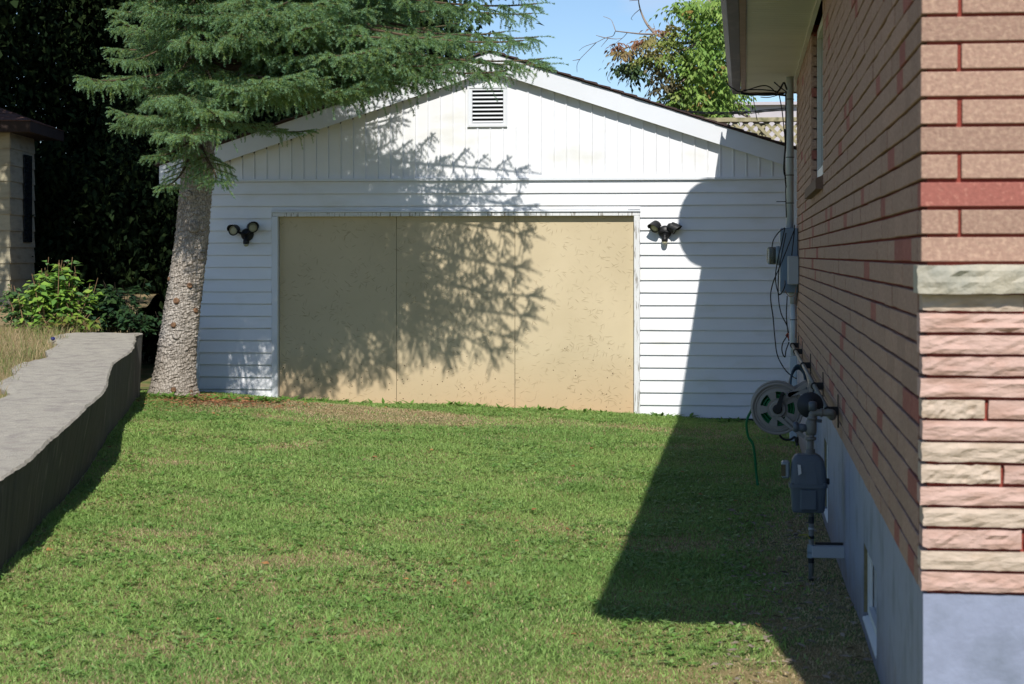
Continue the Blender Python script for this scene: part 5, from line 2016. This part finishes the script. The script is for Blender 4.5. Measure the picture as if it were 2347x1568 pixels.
for pts in twig_px:
    Q = smooth([apt(a, b_, AY + .1 * i) for i, (a, b_) in enumerate(pts)], 4)
    MB().tube(Q, [.0062 - .0032 * i / (len(Q) - 1) for i in range(len(Q))], 4).build('bare_twig', M['grey_twig'], ash)


def compound(centers, cols, seed, ln=.085):
    r_ = np.random.default_rng(seed)
    P, D, N, L_, C = [], [], [], [], []
    for c, col in zip(centers, cols):
        a = r_.uniform(0, 6.28)
        d = np.array([math.cos(a), math.sin(a), r_.uniform(-.7, .25)])
        d /= np.linalg.norm(d)
        sd = np.cross(d, [0, 0, 1.0])
        sd /= np.linalg.norm(sd) + 1e-6
        rl = r_.uniform(.14, .24)
        for q in range(4):
            p = c + d * rl * q / 3.0 + np.array([0, 0, -.02 * q * q / 3])
            for s_ in ((-1, 1) if q < 3 else (0,)):
                dd = d * (.75 if s_ else 1) + sd * s_ * .8 + np.array([0, 0, -.55]) + r_.normal(0, .15, 3)
                P.append(p)
                D.append(dd)
                N.append(np.array([0, -.4, 1]) + r_.normal(0, .35, 3))
                L_.append(ln * r_.uniform(.75, 1.2))
                C.append(np.array(col) * r_.uniform(.8, 1.25))
    L_ = np.array(L_)
    return leaf_arrays(np.array(P), np.array(D), np.array(N), L_, L_ * .42, np.array(C), .12, .25)


ar = np.random.default_rng(9)
cen, cols, cen2, cols2 = [], [], [], []
blobs_green = [(1280, 60, 60), (1400, 90, 70), (1500, 60, 90), (1600, 120, 110), (1700, 60, 110), (1650, 250, 120), (1750, 330, 110), (1500, 300, 70), (1560, 400, 90), (1680, 480, 110), (1450, 560, 80), (1580, 600, 100), (1720, 650, 110), (1400, 680, 70), (1270, 640, 60), (1500, 740, 90), (1650, 780, 110), (1750, 850, 110), (1400, 840, 80), (1550, 900, 100), (1450, 960, 90), (1650, 980, 110), (1750, 1050, 110), (1380, 1030, 80), (1520, 1060, 80), (1620, 1110, 90), (1330, 1120, 70), (1260, 1170, 70), (1450, 1180, 80), (1560, 1230, 70), (1700, 1170, 80), (1820, 1180, 80), (1500, 1270, 60), (1820, 1250, 60), (1900, 1000, 140), (1900, 700, 140), (1900, 400, 140), (1850, 100, 140)]
for (zx, zy, s_) in blobs_green:
    for q in range(int(30 * (s_ / 80) ** 1.3)):
        c = apt(zx + ar.normal(0, s_ * .72), zy + ar.normal(0, s_ * .6), AY + ar.normal(0, .45))
        cen.append(np.array(c))
        g = ar.random()
        cols.append(np.array((.15, .28, .055)) * (1 - g) + np.array((.28, .40, .09)) * g if ar.random() > .04 else np.array((.28, .19, .05)))
blobs_red = [(640, 500, 45, 0), (660, 570, 45, 1), (720, 590, 30, 1), (790, 560, 30, 2), (850, 500, 40, 1), (930, 440, 45, 0), (960, 480, 50, 2), (1000, 400, 40, 2), (1080, 470, 50, 2), (1120, 340, 40, 0), (1200, 310, 55, 2), (1280, 360, 45, 3), (1230, 420, 60, 3), (1150, 480, 60, 3), (1280, 490, 60, 3), (1050, 560, 50, 2), (940, 600, 45, 2), (990, 640, 55, 3), (900, 640, 45, 3), (1010, 690, 40, 3), (1150, 620, 50, 3), (660, 740, 45, 4), (720, 720, 45, 4), (740, 780, 40, 4), (820, 700, 40, 4), (850, 740, 40, 4), (830, 830, 45, 4), (900, 780, 25, 4), (1070, 700, 40, 5), (1120, 750, 50, 5), (1150, 820, 40, 5), (1110, 900, 45, 5), (1080, 960, 40, 5), (1160, 980, 50, 5), (1230, 850, 50, 2), (1250, 940, 50, 5), (1180, 1060, 50, 4), (1280, 1040, 50, 3)]
rp = [(.27, .13, .07), (.28, .20, .08), (.28, .25, .085), (.24, .30, .075), (.07, .12, .045), (.15, .13, .065)]
for (zx, zy, s_, kk_) in blobs_red:
    for q in range(max(4, int(9 * (s_ / 45) ** 1.4))):
        c = apt(zx + ar.normal(0, s_ * .5), zy + ar.normal(0, s_ * .4), AY - .2 + ar.normal(0, .3))
        cen2.append(np.array(c))
        cols2.append(np.array(rp[kk_]))
V, F, C = compound(cen, cols, 1)
link('leaves', np_mesh('ash_leaves', V, F, M['leaf'], C), ash)
V, F, C = compound(cen2, cols2, 2)
tag(link('turning_leaves', np_mesh('ash_turning_leaves', V, F, M['leaf'], C), ash), 'orange and bronze autumn leaves')

# ------------------------------------------------------------------ shrub, rock, cap and dry grass on the terrace


def shrub(name, label, c, stems, seed, pal, m, n_leaf, size, spread, hmax, cat='shrub', group=None, wood='twig'):
    r_ = np.random.default_rng(seed)
    t = thing(name, label, cat, group)
    P, D, N, L_, C = [], [], [], [], []
    mb = MB()
    for k in range(stems):
        a = r_.uniform(0, 6.28)
        h = hmax * r_.uniform(.45, 1.0)
        rad_ = spread * r_.uniform(.2, 1)
        b0_ = Vector((c[0] + r_.normal(0, spread * .35), c[1] + r_.normal(0, spread * .2), c[2] - .05))
        e = b0_ + Vector((math.cos(a) * rad_ * .6, math.sin(a) * rad_ * .35, h))
        Q = smooth([b0_, b0_.lerp(e, .5) + Vector((0, 0, h * .06)), e], 5)
        mb.tube(Q, [.006 - .0035 * i / (len(Q) - 1) for i in range(len(Q))], 5)
        for q in range(n_leaf):
            u = r_.uniform(.12, 1) ** .8
            p = Q[min(len(Q) - 1, int(u * (len(Q) - 1)))]
            aa = r_.uniform(0, 6.28)
            off = r_.uniform(.01, .09) * (1.25 - u)
            P.append((p.x + math.cos(aa) * off, p.y + math.sin(aa) * off, p.z + r_.normal(0, .015)))
            D.append((math.cos(aa), math.sin(aa), r_.uniform(-.5, .35)))
            N.append((r_.normal(0, .3), r_.normal(0, .3) - .3, 1))
            s_ = size * r_.uniform(.55, 1.2)
            L_.append(s_)
            C.append(np.array(pal[r_.integers(0, len(pal))]) * r_.uniform(.8, 1.25))
    mb.build('stems', M[wood], t)
    L_ = np.array(L_)
    V, F, C2 = leaf_arrays(np.array(P), np.array(D), np.array(N), L_, L_ * .58, np.array(C), .15, .2)
    link('leaves', np_mesh(name + '_leaves', V, F, m, C2), t)
    return t


def terr(px, Y):
    p = at(px, 700, Y=Y)
    p.z = ZW(Y) - .04
    return p


gpal = [(.17, .32, .055), (.23, .39, .06), (.13, .27, .06), (.28, .41, .07), (.12, .23, .08)]
shrub('leafy_shrub', 'bright green leafy shrub with tall bare tipped stems behind the concrete wall', terr(140, 18.9), 52, 3, gpal, M['leaf'], 30, .095, .38, .78)
shrub('leafy_shrub', 'small bluish green shrub at the foot of the shed corner', terr(62, 19.5), 30, 4, [(.08, .16, .06), (.10, .2, .05), (.12, .2, .07)], M['leaf'], 24, .08, .26, .52)
shrub('leafy_shrub', 'low weedy plants with yellowed leaves at the edge of the dry grass', terr(130, 18.35), 26, 5, [(.13, .22, .035), (.18, .24, .04), (.2, .17, .05), (.1, .2, .04)], M['leaf'], 14, .08, .42, .26)
shrub('leafy_shrub', 'dark green shrub in shade between the concrete wall and the spruce trunk', terr(258, 19.2), 40, 6, [(.035, .08, .03), (.05, .1, .03), (.03, .07, .035)], M['leaf'], 26, .10, .42, .55, wood='dark_bark')
shrub('leafy_shrub', 'dark green trailing plant over the far end of the concrete wall', terr(318, 18.9), 18, 8, [(.03, .07, .03), (.04, .09, .03)], M['leaf'], 16, .08, .28, .30, wood='dark_bark')
rk = MB()
r_ = np.random.default_rng(8)
c = terr(240, 19.5) + Vector((0, 0, .06))
V, F = [], []
for i in range(9):
    for k in range(14):
        th, ph_ = math.pi * i / 8, 2 * math.pi * k / 14
        q = 1 + r_.normal(0, .07)
        V.append((c.x + .20 * q * math.sin(th) * math.cos(ph_), c.y + .15 * q * math.sin(th) * math.sin(ph_), c.z + .15 * q * math.cos(th)))
for i in range(8):
    for k in range(14):
        F.append((i * 14 + k, (i + 1) * 14 + k, (i + 1) * 14 + (k + 1) % 14, i * 14 + (k + 1) % 14))
rk.add(V, F)
tag(rk.build('rock', M['rock']), 'rounded grey rock half hidden by dark leaves behind the wall end', 'rock')
c = on_top(124, 781)
m_ = MB()
m_.lathe(c + Vector((-.015, 0, .016)), (1, .15, .25), [(-.012, .001), (-.012, .015), (.0, .017), (.012, .018), (.02, .012), (.026, .001)], 14)
tag(m_.build('bottle_cap', M['blue_cap']), 'dark blue plastic cap lying on top of the concrete wall', 'bottle cap')


def blades(P, h, w, lean, col, r_):
    """Grass: five points and three triangles each."""
    n = len(P)
    a = r_.uniform(0, 2 * math.pi, n)
    s = np.stack([np.cos(a), np.sin(a), np.zeros(n)], 1) * (w * .5)[:, None]
    b = r_.uniform(0, 2 * math.pi, n)
    d = np.stack([np.cos(b), np.sin(b), np.zeros(n)], 1)
    up = np.array([0, 0, 1.0])
    mid = P + up * (h * .55)[:, None] + d * (h * lean * .35)[:, None]
    tip = P + up * (h * (1 - .25 * lean))[:, None] + d * (h * lean * 1.05)[:, None]
    V = np.stack([P - s, P + s, mid - s * .75, mid + s * .75, tip], 1).reshape(-1, 3)
    i = np.arange(n)[:, None] * 5
    F = np.concatenate([i + np.array([0, 1, 3]), i + np.array([0, 3, 2]), i + np.array([2, 3, 4])], 1).reshape(-1, 3)
    return V, F, np.repeat(col, 5, 0)


# smooth value noise for patches
def vnoise(x, y, sc, seed):
    g = np.random.default_rng(seed).random((64, 64))
    u, v = x * sc + 7.3, y * sc + 3.1
    i, j = np.floor(u).astype(int), np.floor(v).astype(int)
    f, k = u - i, v - j
    f, k = f * f * (3 - 2 * f), k * k * (3 - 2 * k)
    G = lambda a, b_: g[a % 64, b_ % 64]
    return (G(i, j) * (1 - f) + G(i + 1, j) * f) * (1 - k) + (G(i, j + 1) * (1 - f) + G(i + 1, j + 1) * f) * k


def fbm(x, y, sc, seed):
    return .5 * vnoise(x, y, sc, seed) + .3 * vnoise(x, y, sc * 2.1, seed + 1) + .2 * vnoise(x, y, sc * 4.3, seed + 2)


def gauss(x, y, cx, cy, sx, sy):
    return np.exp(-((x - cx) / sx) ** 2 - ((y - cy) / sy) ** 2)


def dryness(x, y):
    d = np.clip((fbm(x * .8, y * .8, .9, 21) - .48) * 2.8, 0, 1) * .55
    d += .35 * np.clip((fbm(x * .8, y * 1.1, 1.6, 31) - .58) * 6, 0, 1) * 1.2
    d += 1.8 * gauss(x + .25 * np.sin(y * 5), y, -3.5, 17.9, 1.15, .95)                     # straw patch before the boarded doorway
    d += .8 * gauss(x, y, -4.6, 18.6, .7, .6) + .5 * gauss(x, y, -4.9, 17.6, .45, .8)
    d += .7 * gauss(x, y, -3.9, 13.6, .55, .16) + .75 * gauss(x, y, -3.1, 10.6, .25, .2) + .7 * gauss(x, y, -3.0, 9.95, .3, .18)
    d += .45 * gauss(x, y, -1.0, 18.4, 1.6, .4)
    d += 1.3 * gauss(x, y, .42, 9.0, .30, 6.0)                          # bare strip along the foundation
    d += .6 * gauss(x, y, .05, 7.0, .35, .6)
    return np.clip(d, 0, 1.3)


def px_of(x, y, z):
    fw = -math.sin(YAW) * x + math.cos(YAW) * y
    rt = math.cos(YAW) * x + math.sin(YAW) * y
    return 1173.5 + FPX * rt / fw, 586 - FPX * (z - CAMZ) / fw


gr = np.random.default_rng(12)
NB = 740000
x = gr.uniform(-6.0, .56, NB)
y = 6.0 + (20.05 - 6.0) * gr.random(NB) ** 1.25
# lawn only: right of the concrete wall, left of the house, short of the garage
bx = np.interp(y, [BOT1.y - 6, BOT1.y, BOT0.y, 18.3, 20.2], [bot_x(BOT1.y - 6), BOT1.x, BOT0.x, BOT0.x - .3, BOT0.x - .6])
xw = np.where(y > 18.1, .9, FXF - .004)
u, v = px_of(x, y, hgt(x, y))
ok = (x > bx + .005) & (x < xw) & (y < np.where((x > XL) & (x < XR), GY - .03, 20.05)) & (u > -60) & (u < 2410) & (v < 1640)
ok &= np.hypot(x + 5.32, y - 18.5) > .22
dry = dryness(x, y)
ok &= gr.random(NB) > np.clip(dry * .30, 0, .38)
x, y, dry, bx = x[ok], y[ok], dry[ok], bx[ok]
n = len(x)
z = hgt(x, y)
tone = fbm(x, y, 1.1, 41)
g1 = np.array((.240, .395, .095))
g2 = np.array((.350, .490, .155))
g3 = np.array((.155, .310, .075))
straw = np.array((.58, .47, .28))
brown = np.array((.36, .26, .14))
k1 = gr.random((n, 1))
col = g1 * (1 - k1) + g2 * k1
kk_ = np.clip((tone[:, None] - .45) * 2.5 + gr.normal(0, .2, (n, 1)), 0, 1)
col = col * (1 - kk_ * .55) + g3 * kk_ * .55
isdry = gr.random(n) < np.clip(dry * .8 + .03, 0, .95)
sb = gr.random((n, 1))
col[isdry] = (straw * (1 - sb * .55) + brown * sb * .55)[isdry]
col *= gr.uniform(.75, 1.25, (n, 1))
h = gr.uniform(.012, .034, n) * (1 + .5 * (tone - .5)) * np.where(isdry, .7, 1)
lush = fbm(x, y, 3.1, 77) > .60
h = np.where(lush & ~isdry, h * 1.35, h)
edgeboost = np.exp(-np.maximum(0, GY - y) / .05) * (x > XL) + np.exp(-np.maximum(0, x - bx) / .05)
h *= 1 + .8 * np.clip(edgeboost, 0, 1) * gr.random(n)
w = gr.uniform(.0032, .0068, n) * (1 + (y - 7) * .035)
lean = gr.uniform(.35, 1.15, n)
V, F, C = blades(np.stack([x, y, z - .004], 1), h, w, lean, col, gr)
tag(link('grass', np_mesh('lawn_grass', V, F, M['grass'], C)), 'short green and straw coloured lawn grass', kind='stuff')
NG = n
# broad weed leaves in the turf
nw = 17000
x = gr.uniform(-5.8, .45, nw)
y = gr.uniform(6.3, 19.9, nw)
keep = (fbm(x, y, 1.4, 91) > .46) & (x > np.interp(y, [BOT1.y - 6, BOT1.y, BOT0.y, 20], [bot_x(BOT1.y - 6), BOT1.x, BOT0.x, BOT0.x]) + .05) & (dryness(x, y) < .5)
x, y = x[keep], y[keep]
m0 = len(x)
xr = np.repeat(x, 4)
yr = np.repeat(y, 4)
a = gr.uniform(0, 6.28, len(xr))
D = np.stack([np.cos(a), np.sin(a), gr.uniform(.05, .6, len(xr))], 1)
P = np.stack([xr, yr, hgt(xr, yr) + .012], 1)
Ls = gr.uniform(.018, .050, len(xr))
wc = np.array([(.14, .30, .06), (.20, .36, .08), (.26, .40, .13)])[gr.integers(0, 3, len(xr))] * gr.uniform(.8, 1.2, (len(xr), 1))
V, F, C = leaf_arrays(P, D, np.tile([0, 0, 1.0], (len(xr), 1)), Ls, Ls * .42, wc, .1, .15)
tag(link('lawn_weeds', np_mesh('lawn_weed_leaves', V, F, M['leaf'], C)), 'broad weed leaves scattered through the lawn', kind='stuff')
# taller weeds at the garage foot and the spruce base
wx, wy, wh = [], [], []
for (cx_, cy_, n_, s_) in ((-5.05, 18.15, 26, .22), (-4.55, 18.3, 18, .14), (-4.5, 19.7, 22, .15), (-5.5, 18.1, 20, .12), (-4.2, 19.8, 12, .2), (-.9, 19.85, 10, .15), (-3.2, 19.9, 10, .5), (-2.2, 19.9, 20, .6), (.25, 19.6, 12, .2)):
    for q in range(n_):
        wx.append(cx_ + gr.normal(0, s_))
        wy.append(min(19.94, cy_ + gr.normal(0, .08)))
wx, wy = np.repeat(np.array(wx), 5), np.repeat(np.array(wy), 5)
a = gr.uniform(0, 6.28, len(wx))
D = np.stack([np.cos(a), np.sin(a), gr.uniform(.3, 1.2, len(wx))], 1)
Ls = gr.uniform(.05, .13, len(wx))
V, F, C = leaf_arrays(np.stack([wx, wy, hgt(wx, wy)], 1), D, np.stack([np.zeros(len(wx)), np.zeros(len(wx)) - .2, np.ones(len(wx))], 1), Ls, Ls * .28, np.array([(.10, .22, .035), (.14, .27, .05)])[gr.integers(0, 2, len(wx))] * gr.uniform(.8, 1.2, (len(wx), 1)), .1, .3)
tag(link('edge_weeds', np_mesh('edge_weed_leaves', V, F, M['leaf'], C)), 'taller weeds along the garage foot and spruce roots', kind='stuff')
# dry grass behind the concrete wall
nd_ = 10000
y = gr.uniform(9.5, 19.0, nd_)
ex = np.interp(y, EY, EX)
x = ex - .70 - np.abs(gr.normal(0, .45, nd_)) + .05 * np.sin(y * 7)
x = np.where(gr.random(nd_) < .5, x, ex - .74 - gr.uniform(0, 2.2, nd_))
z = terrace_h(x, y)
pal = np.array([(.50, .40, .23), (.42, .32, .17), (.34, .30, .14), (.20, .28, .08)])
kc = gr.integers(0, 4, nd_)
kc = np.where((y < 13) & (gr.random(nd_) < .4), 3, kc)
col = pal[kc] * gr.uniform(.75, 1.2, (nd_, 1))
h = gr.uniform(.03, .16, nd_) * np.where(y < 13, .6, 1)
V, F, C = blades(np.stack([x, y, z], 1), h, gr.uniform(.003, .006, nd_), gr.uniform(.2, .9, nd_), col, gr)
tag(link('dry_grass', np_mesh('dry_grass_blades', V, F, M['grass'], C)), 'dry straw grass behind the concrete wall', kind='stuff')
# brown needles and leaf bits under the spruce, chips by the house, leaves on the lawn
nl_ = 2600
x = gr.normal(-5.0, .42, nl_)
y = gr.normal(18.0, .45, nl_)
x2 = gr.uniform(-.1, .46, 700)
y2 = gr.uniform(6.6, 12.5, 700)
x3 = gr.uniform(-4.8, .3, 90)
y3 = gr.uniform(7, 19.6, 90)
x = np.r_[x, x2, x3]
y = np.r_[y, y2, y3]
keep = (x > np.interp(y, [3, BOT1.y, BOT0.y, 20], [bot_x(3), BOT1.x, BOT0.x, BOT0.x]) + .03) & (y < 19.95)
kind = np.r_[np.zeros(nl_), np.ones(700), np.full(90, 2)][keep].astype(int)
x, y = x[keep], y[keep]
n = len(x)
a = gr.uniform(0, 6.28, n)
D = np.stack([np.cos(a), np.sin(a), gr.uniform(-.1, .25, n)], 1)
Ls = np.where(kind == 0, gr.uniform(.02, .05, n), np.where(kind == 1, gr.uniform(.015, .06, n), gr.uniform(.03, .055, n)))
pal = np.array([(.30, .13, .06), (.27, .22, .17), (.33, .16, .06)])
col = pal[kind] * gr.uniform(.6, 1.3, (n, 1))
V, F, C = leaf_arrays(np.stack([x, y, hgt(x, y) + gr.uniform(.008, .028, n)], 1), D, gr.normal(0, .3, (n, 3)) + np.array([0, 0, 1.0]), Ls, Ls * np.where(kind == 2, .6, .35), col, .1, .1)
tag(link('leaf_litter', np_mesh('leaf_litter_bits', V, F, M['litter'], C)), 'brown needles, bark chips and fallen leaves on the lawn', kind='stuff')
print('tris: grass', NG * 3, 'spruce unique', tot)
